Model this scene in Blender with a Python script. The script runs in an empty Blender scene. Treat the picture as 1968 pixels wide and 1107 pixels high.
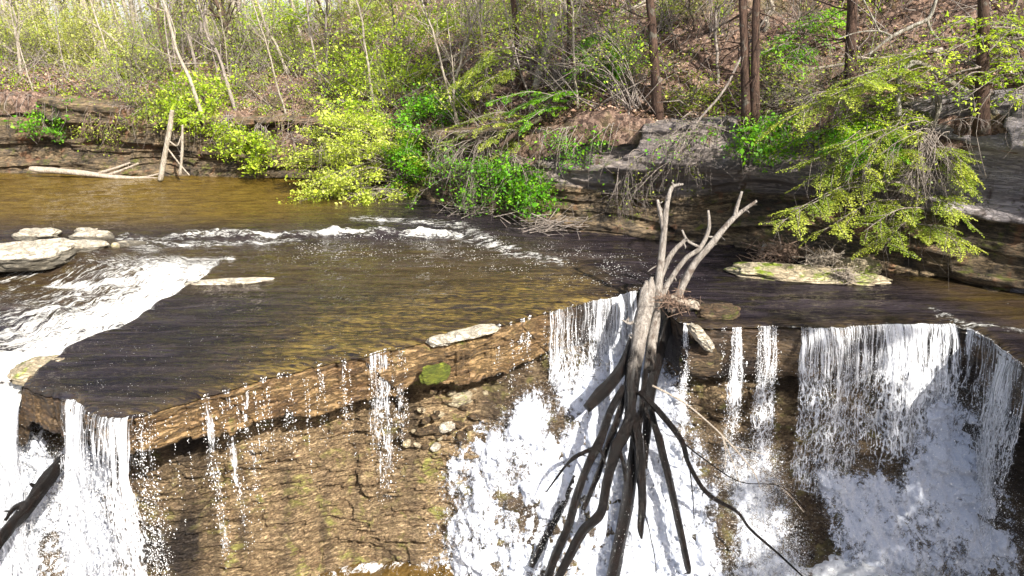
import bpy, math, random
import numpy as np
from mathutils import Vector
R = math.radians
sc = bpy.context.scene
COL = sc.collection
# ------------------------------------------------------------------ camera, sky, sun, exposure
CAM_Z, PITCH, FPX = 6.0, 19.0, 1459.0           # focal length in pixels of the 1968 px wide photograph
cd = bpy.data.cameras.new('camera'); cam = bpy.data.objects.new('camera', cd); COL.objects.link(cam)
cd.sensor_width = 36; cd.lens = FPX / 1968 * 36; cd.clip_start = .1; cd.clip_end = 2000
cam.location = (0, 0, CAM_Z); cam.rotation_euler = (R(90 - PITCH), 0, 0); sc.camera = cam
SUN_EL, SUN_AZ = 41.0, 143.0                     # azimuth clockwise from +Y
S = Vector((math.sin(R(SUN_AZ)) * math.cos(R(SUN_EL)), math.cos(R(SUN_AZ)) * math.cos(R(SUN_EL)), math.sin(R(SUN_EL))))
W = bpy.data.worlds.new('World'); sc.world = W; W.use_nodes = True
wn = W.node_tree; bgn = wn.nodes['Background']
sky = wn.nodes.new('ShaderNodeTexSky'); sky.sky_type = 'NISHITA'; sky.sun_disc = False
sky.sun_elevation = R(SUN_EL); sky.sun_rotation = R(SUN_AZ); sky.dust_density = 4.0; sky.air_density = 1.0
_tc = wn.nodes.new('ShaderNodeTexCoord'); _sx = wn.nodes.new('ShaderNodeSeparateXYZ'); wn.links.new(_tc.outputs['Generated'], _sx.inputs[0])
_nz = wn.nodes.new('ShaderNodeTexNoise'); _nz.inputs['Scale'].default_value = 3.0; _nz.inputs['Detail'].default_value = 6; wn.links.new(_tc.outputs['Generated'], _nz.inputs['Vector'])
_ad = wn.nodes.new('ShaderNodeMath'); _ad.operation = 'MULTIPLY_ADD'; wn.links.new(_nz.outputs['Fac'], _ad.inputs[0]); _ad.inputs[1].default_value = -.9; wn.links.new(_sx.outputs[2], _ad.inputs[2])
_mr = wn.nodes.new('ShaderNodeMapRange'); _mr.interpolation_type = 'SMOOTHSTEP'; wn.links.new(_ad.outputs[0], _mr.inputs[0])
for _k, _v in (('From Min', -.10), ('From Max', -.50), ('To Min', 0.), ('To Max', .85)): _mr.inputs[_k].default_value = _v
_mx = wn.nodes.new('ShaderNodeMix'); _mx.data_type = 'RGBA'; wn.links.new(_mr.outputs[0], _mx.inputs[0]); wn.links.new(sky.outputs[0], _mx.inputs[6]); _mx.inputs[7].default_value = (7.2, 7.0, 7.0, 1)
wn.links.new(_mx.outputs[2], bgn.inputs[0]); bgn.inputs[1].default_value = .08
sl = bpy.data.lights.new('sun', 'SUN'); so = bpy.data.objects.new('sun', sl); COL.objects.link(so)
sl.energy = 4.7; sl.angle = R(.5); sl.color = (1, .94, .84)
so.rotation_euler = S.to_track_quat('Z', 'Y').to_euler(); so.location = S * 60
sc.view_settings.view_transform = 'Standard'; sc.view_settings.look = 'None'
sc.view_settings.exposure = 1.2; sc.view_settings.gamma = 1
sc.render.engine = 'CYCLES'
cy = sc.cycles; cy.max_bounces = 6; cy.diffuse_bounces = 2; cy.glossy_bounces = 3; cy.transmission_bounces = 3
cy.transparent_max_bounces = 24; cy.caustics_reflective = False; cy.caustics_refractive = False

# ------------------------------------------------------------------ maths helpers
cp, sp_ = math.cos(R(PITCH)), math.sin(R(PITCH))
def ray(px, py):
    a = (px - 984) / FPX; b = (553.5 - py) / FPX
    return np.array([a, cp + sp_ * b, -sp_ + cp * b])
O = np.array([0, 0, CAM_Z])
def PZ(px, py, z=0.0):
    d = ray(px, py); return O + d * ((z - CAM_Z) / d[2])
def PY(px, py, y):
    d = ray(px, py); return O + d * (y / d[1])
def proj(P):
    P = np.asarray(P) - O
    f = P[..., 1] * cp - P[..., 2] * sp_; u = P[..., 1] * sp_ + P[..., 2] * cp
    return 984 + FPX * P[..., 0] / f, 553.5 - FPX * u / f
def _h(x, y, z, s):
    h = (x * 374761393 + y * 668265263 + z * 1440662683 + s * 974634777) & 0xffffffff
    h = ((h ^ (h >> 13)) * 1274126177) & 0xffffffff
    h = ((h ^ (h >> 16)) * 2246822519) & 0xffffffff
    return ((h ^ (h >> 15)) & 0xffffff) / 8388607.5 - 1
def vn(P, s=0):
    P = np.asarray(P, float); I = np.floor(P).astype(np.int64); F = P - I
    F = F * F * F * (F * (F * 6 - 15) + 10); r = 0
    for i in (0, 1):
        wx = F[..., 0] if i else 1 - F[..., 0]
        for j in (0, 1):
            wy = F[..., 1] if j else 1 - F[..., 1]
            for k in (0, 1):
                wz = F[..., 2] if k else 1 - F[..., 2]
                r = r + wx * wy * wz * _h(I[..., 0] + i, I[..., 1] + j, I[..., 2] + k, s)
    return r
def fbm(P, o=4, s=0, g=.5):
    P = np.asarray(P, float); r = 0; a = 1
    for k in range(o):
        r = r + a * vn(P * 2 ** k + 7.3 * k, s + k); a *= g
    return r
def st(*c): return np.stack(np.broadcast_arrays(*c), -1).astype(float)
def sm(a, b, x):
    t = np.clip((x - a) / (b - a), 0, 1); return t * t * (3 - 2 * t)
def unit(v): v = np.asarray(v, float); return v / (np.linalg.norm(v, axis=-1, keepdims=True) + 1e-9)
def resamp(P, n):
    P = np.asarray(P, float); d = np.r_[0, np.cumsum(np.linalg.norm(np.diff(P, axis=0), axis=1))]
    t = np.linspace(0, d[-1], n); return np.stack([np.interp(t, d, P[:, k]) for k in range(P.shape[1])], 1)
def smooth_line(P, n):                            # Catmull-Rom through the points
    P = np.asarray(P, float); m = len(P)
    if m < 3: return resamp(P, n)
    t = np.linspace(0, m - 1, n); i = np.minimum(t.astype(int), m - 2); f = (t - i)[:, None]
    p0, p1, p2, p3 = P[np.maximum(i - 1, 0)], P[i], P[i + 1], P[np.minimum(i + 2, m - 1)]
    return .5 * (2 * p1 + (p2 - p0) * f + (2 * p0 - 5 * p1 + 4 * p2 - p3) * f ** 2 + (3 * p1 - p0 - 3 * p2 + p3) * f ** 3)
def seg_dist(px, py, poly, closed=False):         # distance to a 2-D polyline (arrays in, array out)
    d = np.full(np.shape(px), 1e9); Q = list(poly) + ([poly[0]] if closed else [])
    for (ax, ay), (bx, by) in zip(Q[:-1], Q[1:]):
        vx, vy = bx - ax, by - ay; t = np.clip(((px - ax) * vx + (py - ay) * vy) / (vx * vx + vy * vy + 1e-9), 0, 1)
        d = np.minimum(d, np.hypot(px - ax - t * vx, py - ay - t * vy))
    return d
def inside(px, py, poly):
    c = np.zeros(np.shape(px), bool)
    for (ax, ay), (bx, by) in zip(poly, poly[1:] + poly[:1]):
        if ay != by: c ^= ((ay > py) != (by > py)) & (px < (bx - ax) * (py - ay) / (by - ay) + ax)
    return c

# ------------------------------------------------------------------ mesh helpers
def mesh_np(name, V, faces, mat=None, parent=None, attrs=None, uv=None, smooth=True):
    me = bpy.data.meshes.new(name); V = np.asarray(V, np.float32)
    me.vertices.add(len(V)); me.vertices.foreach_set('co', V.ravel())
    fl = [np.asarray(f, np.int32) for f in (faces if isinstance(faces, list) else [faces]) if len(f)]
    loops = np.concatenate([f.ravel() for f in fl]); tot = np.concatenate([np.full(len(f), f.shape[1], np.int32) for f in fl])
    me.loops.add(len(loops)); me.loops.foreach_set('vertex_index', loops)
    me.polygons.add(len(tot)); me.polygons.foreach_set('loop_start', np.r_[0, np.cumsum(tot)[:-1]].astype(np.int32))
    me.polygons.foreach_set('loop_total', tot); me.update(calc_edges=True)
    if smooth: me.polygons.foreach_set('use_smooth', np.ones(len(tot), bool))
    for k, a in (attrs or {}).items():
        at = me.attributes.new(k, 'FLOAT', 'POINT'); at.data.foreach_set('value', np.asarray(a, np.float32).ravel())
    if uv is not None:
        ul = me.uv_layers.new(name='UVMap'); ul.data.foreach_set('uv', np.asarray(uv, np.float32)[loops].ravel())
    if mat: me.materials.append(mat)
    o = bpy.data.objects.new(name, me); COL.objects.link(o)
    if parent: o.parent = parent; o.matrix_parent_inverse = parent.matrix_world.inverted()
    return o
def gridf(n, m):                                   # quads of an n x m vertex grid
    a = np.arange(n * m).reshape(n, m); return np.stack([a[:-1, :-1], a[1:, :-1], a[1:, 1:], a[:-1, 1:]], -1).reshape(-1, 4)
class MB:                                          # collects shapes for ONE mesh
    def __init__(s): s.V, s.Q, s.A, s.n = [], [], [], 0
    def add(s, V, Q, a=0.0):
        s.V.append(np.asarray(V)); s.Q.append(np.asarray(Q) + s.n); s.n += len(V)
        s.A.append(np.full(len(V), a, float) if np.isscalar(a) else a)
    def tube(s, P, r, k=6, rough=0., seed=0, a=0.0):
        P = np.asarray(P, float); n = len(P); r = np.broadcast_to(np.asarray(r, float), (n,)).copy()
        T = unit(np.gradient(P, axis=0)); ref = np.array([.31, .27, .91]) if abs(T[0] @ np.array([.31, .27, .91])) < .9 else np.array([1., 0, 0])
        X = unit(np.cross(T, ref)); Y = np.cross(T, X)
        P = np.vstack([P[:1] - T[:1] * r[0] * .15, P, P[-1:] + T[-1:] * r[-1] * .15]); r = np.r_[r[0] * .02, r, r[-1] * .02]
        X = np.vstack([X[:1], X, X[-1:]]); Y = np.vstack([Y[:1], Y, Y[-1:]]); n += 2
        th = np.arange(k) / k * 2 * math.pi
        D = X[:, None] * np.cos(th)[None, :, None] + Y[:, None] * np.sin(th)[None, :, None]
        rr = r[:, None] * np.ones((1, k))
        if rough:
            ph = np.linalg.norm(np.diff(P, axis=0, prepend=P[:1]), axis=1).cumsum()[:, None]
            q = st(np.cos(th)[None] * 2.2, np.sin(th)[None] * 2.2, ph / (r.max() * 5))
            rr = rr * (1 + rough * fbm(q, 3, seed)); q2 = st(np.cos(th)[None] * 5, np.sin(th)[None] * 5, ph / (r.max() * 14)); rr *= 1 + rough * .6 * vn(q2, seed + 9)
        V = (P[:, None] + D * rr[..., None]).reshape(-1, 3)
        i = np.arange(n - 1)[:, None] * k; j = np.arange(k)[None]; jn = (j + 1) % k
        s.add(V, np.stack([i + j, i + jn, i + k + jn, i + k + j], -1).reshape(-1, 4), a)
    def leaves(s, C, A, N, l, w, a):
        C, A = np.asarray(C), unit(A); Sd = unit(np.cross(A, N)); l = np.broadcast_to(l, (len(C),))[:, None]; w = np.broadcast_to(w, (len(C),))[:, None]
        up = np.cross(Sd, A) * l * .12
        V = np.stack([C, C + A * l * .45 + Sd * w * .5 + up, C + A * l, C + A * l * .45 - Sd * w * .5 + up], 1).reshape(-1, 3)
        s.add(V, np.arange(len(C) * 4).reshape(-1, 4), np.repeat(a, 4))
    def build(s, name, mat, parent=None, smooth=True):
        return mesh_np(name, np.vstack(s.V), np.vstack(s.Q), mat, parent, {'rnd': np.concatenate(s.A)}, smooth=smooth)
def tag(o, label, cat, group=None, kind=None):
    if label: o['label'] = label
    if cat: o['category'] = cat
    if group: o['group'] = group
    if kind: o['kind'] = kind
    return o
def struct(o): o['kind'] = 'structure'; return o
def thing(name, loc, label, cat, group=None):
    o = bpy.data.objects.new(name, None); COL.objects.link(o); o.location = loc; o.empty_display_size = .2
    bpy.context.view_layer.update(); return tag(o, label, cat, group)

# ------------------------------------------------------------------ material helpers
class G:
    def __init__(s, name):
        s.m = bpy.data.materials.new(name); s.m.use_nodes = True; s.t = s.m.node_tree; s.b = s.t.nodes['Principled BSDF']; s.out = s.t.nodes['Material Output']
    def n(s, ty, ins=None, **kw):
        x = s.t.nodes.new('ShaderNode' + ty)
        for k, v in kw.items(): setattr(x, k, v)
        for k, v in (ins or {}).items(): s.set(x.inputs[k], v)
        return x
    def set(s, sock, v):
        if isinstance(v, bpy.types.NodeSocket): s.t.links.new(v, sock)
        elif isinstance(v, (tuple, list)) and len(v) == 3 and sock.type == 'RGBA': sock.default_value = (*v, 1)
        else: sock.default_value = v
    def pos(s): return s.n('TexCoord').outputs['Object']
    def uv(s): return s.n('TexCoord').outputs['UV']
    def attr(s, a): return s.n('Attribute', attribute_name=a).outputs['Fac']
    def map(s, v, sc_, rot=(0, 0, 0)): return s.n('Mapping', {'Vector': v, 'Scale': sc_, 'Rotation': rot}).outputs[0]
    def noise(s, v, scale=1., d=4., r=.55, dist=0.): return s.n('TexNoise', {'Vector': v, 'Scale': scale, 'Detail': d, 'Roughness': r, 'Distortion': dist}).outputs['Fac']
    def vor(s, v, scale, feat='F1', rnd=1.): 
        x = s.n('TexVoronoi', {'Vector': v, 'Scale': scale, 'Randomness': rnd}, feature=feat); return x.outputs['Distance']
    def vcol(s, v, scale): return s.n('TexVoronoi', {'Vector': v, 'Scale': scale}).outputs['Color']
    def ma(s, op, a, b=0., c=None):
        x = s.n('Math', operation=op); s.set(x.inputs[0], a); s.set(x.inputs[1], b)
        if c is not None: s.set(x.inputs[2], c)
        return x.outputs[0]
    def step(s, v, a, b): return s.n('MapRange', {'Value': v, 'From Min': a, 'From Max': b}, interpolation_type='SMOOTHSTEP').outputs[0]
    def ramp(s, f, stops):
        x = s.n('ValToRGB', {'Fac': f}); e = x.color_ramp.elements
        while len(e) < len(stops): e.new(.5)
        for q, (p, c) in zip(e, stops): q.position = p; q.color = (*c, 1)
        return x.outputs[0]
    def mix(s, f, a, b):
        x = s.n('Mix', data_type='RGBA'); s.set(x.inputs[0], f); s.set(x.inputs[6], a); s.set(x.inputs[7], b); return x.outputs[2]
    def bump(s, h, st_=.5, d=.05, nrm=None):
        x = s.n('Bump', {'Height': h, 'Strength': st_, 'Distance': d})
        if nrm is not None: s.set(x.inputs['Normal'], nrm)
        return x.outputs[0]
    def sep(s, v): return s.n('SeparateXYZ', {0: v}).outputs
    def nz(s): return s.sep(s.n('NewGeometry').outputs['Normal'])[2]
    def bs(s, **kw):
        for k, v in kw.items(): s.set(s.b.inputs[k.replace('_', ' ')], v)
    def alpha(s, a):                               # real gaps between drops
        tr = s.n('BsdfTransparent'); mx = s.n('MixShader', {0: a, 1: tr.outputs[0], 2: s.b.outputs[0]})
        s.t.links.new(mx.outputs[0], s.out.inputs[0])

def m_rock(name, c1, c2, c3, rough=.75, scale=1., strata=1., moss=0., dark=.25, mosscol=(.09, .12, .012), crk=.75, pit=.5, bed=False, stain=False, wet=False, fleck=False, waterline=None):
    g = G(name); p = g.pos(); ps = g.map(p, (1, 1, 3.2 * strata))
    a = g.noise(ps, .9 * scale, 6, .62, .4); b = g.noise(ps, 5 * scale, 6, .65, .6); f = g.noise(p, 34 * scale, 4, .7)
    c = g.mix(g.step(a, .36, .66), c1, c2); c = g.mix(g.step(b, .45, .75), c, c3)
    crk_, pit_ = crk, pit; cr = g.noise(g.map(p, (1.2, 1.2, 7 * strata)), 1.6 * scale, 5, .7, .8); crk = g.ma('ABSOLUTE', g.ma('SUBTRACT', cr, .5))
    c = g.mix(g.ma('MULTIPLY', g.step(crk, .035, 0.), crk_), c, (.012, .010, .008))
    c = g.mix(g.ma('MULTIPLY', g.step(f, .55, .36), pit_), c, g.mix(.7, c, (.02, .016, .013)))
    if stain:
        sg = g.noise(g.map(p, (1.6, 1.6, .25)), 1.3, 4, .6); c = g.mix(g.ma('MULTIPLY', g.step(sg, .54, .66), .65), c, (.24, .115, .058)); c = g.mix(g.ma('MULTIPLY', g.step(sg, .46, .36), .7), c, (.035, .03, .026))
    if waterline is not None:
        wz = g.sep(g.n('NewGeometry').outputs['Position'])[2]; c = g.mix(g.ma('MULTIPLY', g.step(g.ma('ADD', wz, g.ma('MULTIPLY', g.ma('SUBTRACT', b, .5), .1)), waterline + .05, waterline - .02), .8), c, (.035, .03, .02))
    if fleck:
        lf = g.sep(g.vcol(g.map(p, (1, 1, 2.)), 26))[0]; c = g.mix(g.ma('MULTIPLY', g.step(lf, .72, .95), .4), c, (.60, .43, .25)); c = g.mix(g.ma('MULTIPLY', g.step(lf, .3, .1), .5), c, (.05, .032, .022))  # pale flecks put sparkle and highlights of the wall into its colour
    if wet:
        wk = g.attr('wet'); c = g.mix(g.ma('MULTIPLY', wk, .93), c, (.012, .009, .010))
    if bed:
        bm_ = g.mix(g.step(a, .4, .62), (.25, .23, .245), (.42, .385, .40)); bm_ = g.mix(g.ma('MULTIPLY', g.step(sg, .57, .66), .8), bm_, (.05, .045, .045)); c = g.mix(g.ma('MULTIPLY', g.attr('bed'), .85), c, bm_)
    if moss:
        mk = g.ma('MULTIPLY', g.ma('SUBTRACT', 1., g.ma('MULTIPLY', g.attr('wet'), .85)) if wet else 1., g.ma('MULTIPLY', g.step(g.noise(p, 2.1, 5, .65, .5), .62 - moss * .3, .78 - moss * .3), g.step(g.nz(), -.2, .6))); c = g.mix(mk, c, mosscol)
    h = g.ma('ADD', g.ma('MULTIPLY', b, .6), g.ma('ADD', g.ma('MULTIPLY', f, .22), g.ma('MULTIPLY', g.step(crk, 0., .06), .5)))
    g.bs(Base_Color=c, Roughness=g.ma('ADD', rough - .15, g.ma('MULTIPLY', b, .3)), Normal=g.bump(h, .9, .07))
    return g.m
def m_bark(name, c1, c2, rough=.85, wetz=None, c3=None):
    g = G(name); p = g.pos(); a = g.noise(g.map(p, (1, 1, .22)), 11, 5, .65, .5); b = g.noise(g.map(p, (1, 1, .12)), 45, 4, .7, .3)
    c = g.mix(g.step(a, .36, .64), c1, c2); c = g.mix(g.ma('MULTIPLY', g.step(b, .44, .6), .6), c, g.mix(.6, c, (.008, .006, .005)))
    if c3: c = g.mix(g.step(g.noise(p, 3.2, 4, .6), .56, .68), c, c3)
    r = rough
    if wetz is not None:                           # the soaked length of a log: darker and glossy
        z = g.sep(g.n('NewGeometry').outputs['Position'])[2]
        wt = g.step(g.ma('ADD', z, g.ma('MULTIPLY', g.noise(g.map(p, (1, 1, .3)), 3.5, 4, .6), 1.6)), wetz + 1.15, wetz + .45)
        wc = g.mix(g.step(g.ma('ADD', g.ma('MULTIPLY', a, .6), g.ma('MULTIPLY', b, .4)), .46, .64), (.0025, .002, .002), (.015, .008, .0055)); c = g.mix(wt, c, wc)
        r = g.ma('SUBTRACT', rough, g.ma('MULTIPLY', wt, rough - .22))
    g.bs(Base_Color=c, Roughness=r, Specular_IOR_Level=.35, Normal=g.bump(g.ma('ADD', a, b), 1., .05)); return g.m
def m_leaf(name, stops, trans=.45, rough=.5):
    g = G(name); c = g.ramp(g.attr('rnd'), stops); g.bs(Base_Color=c, Roughness=rough)
    t = g.n('BsdfTranslucent', {'Color': g.mix(.35, c, (.55, .6, .02))}); mx = g.n('MixShader', {0: trans, 1: g.b.outputs[0], 2: t.outputs[0]})
    g.t.links.new(mx.outputs[0], g.out.inputs[0]); return g.m

# water -----------------------------------------------------------
g = G('river_water'); p = g.pos(); fo, sh, mud, spk = (g.attr(k) for k in ('foam', 'shallow', 'mud', 'speck'))
fl = g.map(p, (.8, 1.9, 1), (0, 0, R(12))); fs = g.map(p, (.22, 1.9, 1), (0, 0, R(10))); n0 = g.noise(fs, 1.5, 6, .66, 1.1)
n1 = g.noise(fl, 1.6, 6, .62, .8); n2 = g.noise(fl, 6., 5, .6, .6); n3 = g.noise(fl, 22., 3, .6, .2)
deep = g.mix(g.step(n0, .38, .66), (.009, .007, .010), (.034, .027, .033)); deep = g.mix(g.ma('MULTIPLY', g.step(n1, .52, .70), .5), deep, (.050, .044, .012)); deep = g.mix(g.ma('MULTIPLY', g.step(g.ma('ADD', n0, g.ma('MULTIPLY', g.ma('SUBTRACT', n2, .5), .5)), .64, .76), .45), deep, (.10, .09, .09))  # purple cast of the reflected sky and light streaks are put into the colour
bed = g.mix(g.step(g.ma('ADD', g.ma('MULTIPLY', n2, .5), g.ma('MULTIPLY', n0, .5)), .38, .62), (.030, .018, .010), (.22, .155, .04)); bed = g.mix(g.step(n1, .48, .66), bed, (.035, .024, .022))
c = g.mix(mud, deep, g.mix(g.step(n1, .3, .7), (.07, .042, .008), (.15, .10, .018)))
c = g.mix(g.ma('MULTIPLY', sh, g.step(g.ma('ADD', n1, g.ma('MULTIPLY', n2, .6)), .55, .95)), c, bed)
pf = g.map(g.map(p, (1, 1, 1), (0, 0, R(-55))), (.45, 2.2, 1)); pv = g.n('Mix', data_type='VECTOR', factor_mode='UNIFORM'); g.set(pv.inputs[0], g.attr('chute')); g.set(pv.inputs[4], g.map(p, (1.0, 2.4, 1))); g.set(pv.inputs[5], pf); pv = pv.outputs[1]
fn = g.noise(pv, 2.2, 7, .66, 1.0)
fk = g.vor(g.map(p, (1, 1.7, 1)), 9., 'DISTANCE_TO_EDGE')
fn2 = g.noise(pv, 11., 4, .65, .6)
fm = g.step(g.ma('ADD', fo, g.ma('ADD', g.ma('MULTIPLY', g.ma('SUBTRACT', fn, .5), 3.0), g.ma('SUBTRACT', g.ma('MULTIPLY', g.ma('SUBTRACT', fn2, .5), 1.3), g.ma('MULTIPLY', fk, .5)))), .36, .98)
fm = g.ma('MULTIPLY', fm, g.step(fo, .02, .2))
dots = g.step(g.ma('SUBTRACT', g.vor(p, 13.), g.ma('MULTIPLY', spk, .20)), .05, .0)
dots = g.ma('MULTIPLY', dots, g.step(g.noise(p, 1.3, 4, .6), .44, .6))
fm = g.ma('MAXIMUM', fm, g.ma('MULTIPLY', dots, g.step(spk, .02, .1)))
c = g.mix(fm, c, (.82, .82, .80))
nb = g.bump(n2, .55, .12, g.bump(n0, .6, .35)); nb = g.bump(n3, .15, .02, nb); nb = g.bump(g.ma('MULTIPLY', fm, fn), .8, .12, nb)
g.bs(Base_Color=c, Roughness=g.ma('ADD', .03, g.ma('MULTIPLY', fm, .5)), IOR=1.36, Normal=nb); M_RIVER = g.m

def m_fall(name, thr=.0, net=1.0, col=(.72, .745, .80)):
    g = G(name); uv = g.uv(); den = g.attr('den'); v = g.sep(uv)[1]
    w = g.n('TexNoise', {'Vector': uv, 'Scale': 2.2, 'Detail': 3}).outputs['Color']
    wv = g.n('VectorMath', {0: g.n('VectorMath', {0: w, 1: (.5, .5, .5)}, operation='SUBTRACT').outputs[0], 'Scale': .16}, operation='SCALE').outputs[0]
    q = g.n('VectorMath', {0: uv, 1: wv}, operation='ADD').outputs[0]
    s1 = g.noise(g.map(uv, (15, .35, 1)), 1, 4, .6, .2); s2 = g.noise(g.map(q, (44, .9, 1)), 1, 3, .6, .2); bl = g.noise(g.map(q, (2.2, 1.1, 1)), 1, 4, .6)
    strk = g.ma('ADD', .5, g.ma('ADD', g.ma('MULTIPLY', g.ma('SUBTRACT', s1, .5), 2.4), g.ma('MULTIPLY', g.ma('SUBTRACT', s2, .5), 1.8)))
    e1 = g.vor(g.map(q, (9, 4.2, 1)), 1, 'DISTANCE_TO_EDGE'); e2 = g.vor(g.map(q, (21, 9, 1)), 1, 'DISTANCE_TO_EDGE')
    nt = g.ma('ADD', g.ma('ADD', .08, g.ma('MULTIPLY', g.step(e1, .22, .0), .55)), g.ma('ADD', g.ma('MULTIPLY', g.step(e2, .25, .0), .38), g.ma('MULTIPLY', g.ma('SUBTRACT', s2, .5), 1.6)))
    fz = g.noise(g.map(q, (50, 16, 1)), 1, 2, .6)
    k = g.ma('MULTIPLY', g.step(v, .2, 1.6), net * .75)
    val = g.ma('ADD', g.ma('ADD', g.ma('MULTIPLY', strk, g.ma('SUBTRACT', 1., k)), g.ma('MULTIPLY', nt, k)), g.ma('MULTIPLY', g.ma('SUBTRACT', bl, .5), 1.3))
    val = g.ma('ADD', val, g.ma('MULTIPLY', g.ma('SUBTRACT', fz, .5), .35))
    a = g.step(g.ma('ADD', val, g.ma('MULTIPLY', g.ma('SUBTRACT', den, .5), 1.1)), .36 + thr, 1.0 + thr)
    a = g.ma('MULTIPLY', a, g.step(den, .0, .06))
    g.bs(Base_Color=col, Roughness=.35, IOR=1.33, Normal=g.bump(val, .7, .05)); g.alpha(a); return g.m
M_FALL = m_fall('falling_water')
M_TRICKLE = m_fall('trickling_water', .02, .8)
def m_foam(name):
    g = G(name); p = g.pos(); den = g.attr('den')
    a1 = g.noise(g.map(p, (1, 1, .5)), 2.0, 5, .6, .7); a2 = g.noise(g.map(p, (1, 1, .34)), 9, 5, .62, .5); a3 = g.noise(g.map(p, (1, 1, .3)), 30, 3, .6, .2); a4 = g.noise(g.map(p, (1, 1, .8)), 13, 4, .65, .6)
    t = lambda a, k: g.ma('MULTIPLY', g.ma('SUBTRACT', a, .5), k)
    val = g.ma('ADD', .5, g.ma('ADD', g.ma('ADD', t(a1, 1.7), t(a2, 2.6)), g.ma('ADD', t(a3, 1.2), t(a4, 1.5))))
    a = g.step(g.ma('ADD', val, g.ma('MULTIPLY', g.ma('SUBTRACT', den, .5), 1.5)), .08, 1.0)
    a = g.ma('MULTIPLY', a, g.step(den, .0, .12))
    g.bs(Base_Color=(.55, .585, .67), Roughness=.7, Normal=g.bump(g.ma('ADD', g.ma('ADD', a2, g.ma('MULTIPLY', a4, .5)), g.ma('MULTIPLY', a1, .6)), .5, .16)); g.alpha(a); return g.m
M_FOAM = m_foam('white_water')
g = G('water_drop'); g.bs(Base_Color=(.9, .91, .93), Roughness=.15, IOR=1.33); M_DROP = g.m
g = G('pool_water'); p = g.pos(); fo = g.attr('foam'); f1 = g.noise(p, 2.6, 7, .68, 1.2); n2 = g.noise(p, 7, 4, .6, .5)
f3 = g.noise(p, 14, 4, .7, .8); fm = g.step(g.ma('ADD', fo, g.ma('ADD', g.ma('MULTIPLY', g.ma('SUBTRACT', f1, .5), 2.6), g.ma('MULTIPLY', g.ma('SUBTRACT', f3, .5), 1.4))), .35, .8)
g.bs(Base_Color=g.mix(fm, g.mix(g.step(f1, .4, .6), (.10, .06, .016), (.15, .09, .025)), (.85, .87, .9)), Roughness=g.ma('ADD', .1, g.ma('MULTIPLY', fm, .5)), IOR=1.33, Normal=g.bump(g.ma('ADD', n2, f3), .8, .12)); M_POOL = g.m

M_LEDGE = m_rock('ledge_sandstone', (.15, .085, .035), (.30, .195, .085), (.07, .038, .02), .5, 1., .9, .12, crk=.6, wet=True)
M_FACE = m_rock('shale_face', (.27, .18, .095), (.52, .385, .215), (.16, .095, .06), .5, 2.6, 1.7, .34, mosscol=(.27, .26, .07), crk=.3, pit=.7, wet=True, fleck=True)
M_CLIFF = m_rock('cliff_rock', (.11, .082, .055), (.27, .195, .11), (.055, .042, .03), .85, .8, 1.5, .30, mosscol=(.12, .13, .02), stain=True, bed=True)
M_BROWN = m_rock('brown_sandstone', (.09, .055, .03), (.16, .11, .055), (.05, .03, .018), .6, 1.2, .9, .35, mosscol=(.11, .13, .015))
M_PALE = m_rock('pale_sandstone', (.56, .50, .39), (.68, .63, .53), (.42, .35, .25), .85, 1.1, .8, crk=.45, pit=.35)
M_RIVER_STONE = m_rock('river_stone', (.56, .50, .39), (.68, .63, .53), (.42, .35, .25), .85, 1.1, .8, crk=.45, pit=.35, waterline=.09)
M_MOSSY = m_rock('mossy_sandstone', (.48, .40, .27), (.62, .54, .38), (.28, .21, .13), .85, 1.4, 1., .42, mosscol=(.22, .30, .015), crk=.3, pit=.3)
M_MOSS = m_rock('bright_moss', (.13, .17, .012), (.25, .28, .02), (.08, .08, .012), .95, 3, 1., 0, crk=.2, pit=.6)
M_GREY = m_rock('grey_sandstone', (.20, .185, .20), (.30, .28, .30), (.13, .12, .12), .8, .6, .5, crk=.5, pit=.25)
g = G('leaf_litter_ground'); p = g.pos(); v = g.vcol(p, 9); l = g.sep(v)[0]
a = g.noise(p, .55, 5, .65); b = g.noise(p, 3.3, 6, .68, .6); f = g.noise(p, 16, 4, .7)
c = g.ramp(g.ma('ADD', g.ma('MULTIPLY', l, .5), g.ma('MULTIPLY', f, .5)), [(.15, (.03, .018, .016)), (.45, (.14, .085, .062)), (.62, (.26, .17, .125)), (.85, (.40, .28, .215))])
c = g.mix(g.ma('MULTIPLY', g.step(b, .50, .68), .75), c, (.045, .028, .02)); c = g.mix(g.ma('MULTIPLY', g.step(a, .53, .66), .6), c, (.085, .085, .02))  # dark soil patches also paint shadow into the litter colour
g.bs(Base_Color=c, Roughness=.95, Normal=g.bump(g.ma('ADD', b, g.ma('MULTIPLY', f, .5)), 1., .15)); M_LITTER = g.m
M_BARK = m_bark('brown_bark', (.075, .048, .035), (.15, .10, .075), c3=(.11, .12, .06))
M_HBARK = m_bark('hemlock_bark', (.050, .029, .022), (.125, .074, .052), c3=(.15, .135, .11))
M_PBARK = m_bark('pale_bark', (.38, .325, .255), (.56, .50, .42), c3=(.22, .19, .12))
M_GBARK = m_bark('grey_twig_bark', (.24, .20, .175), (.42, .365, .325))
M_LICHEN = m_bark('lichen_bark', (.20, .17, .13), (.48, .46, .40), c3=(.15, .13, .09))
M_DRIFT = m_bark('driftwood', (.23, .20, .175), (.42, .385, .345), .8, -.7, (.14, .11, .09))
M_DRIFTD = m_bark('soaked_driftwood', (.17, .115, .08), (.27, .20, .15), .7, .6)
M_DRY = m_bark('dry_driftwood', (.42, .35, .28), (.56, .49, .41), .85)
M_TWIG = m_bark('dead_twigs', (.24, .155, .11), (.40, .29, .22))
M_YEL = m_leaf('spring_leaf', [(0, (.18, .32, .014)), (.5, (.42, .60, .03)), (1, (.72, .80, .12))])
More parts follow.
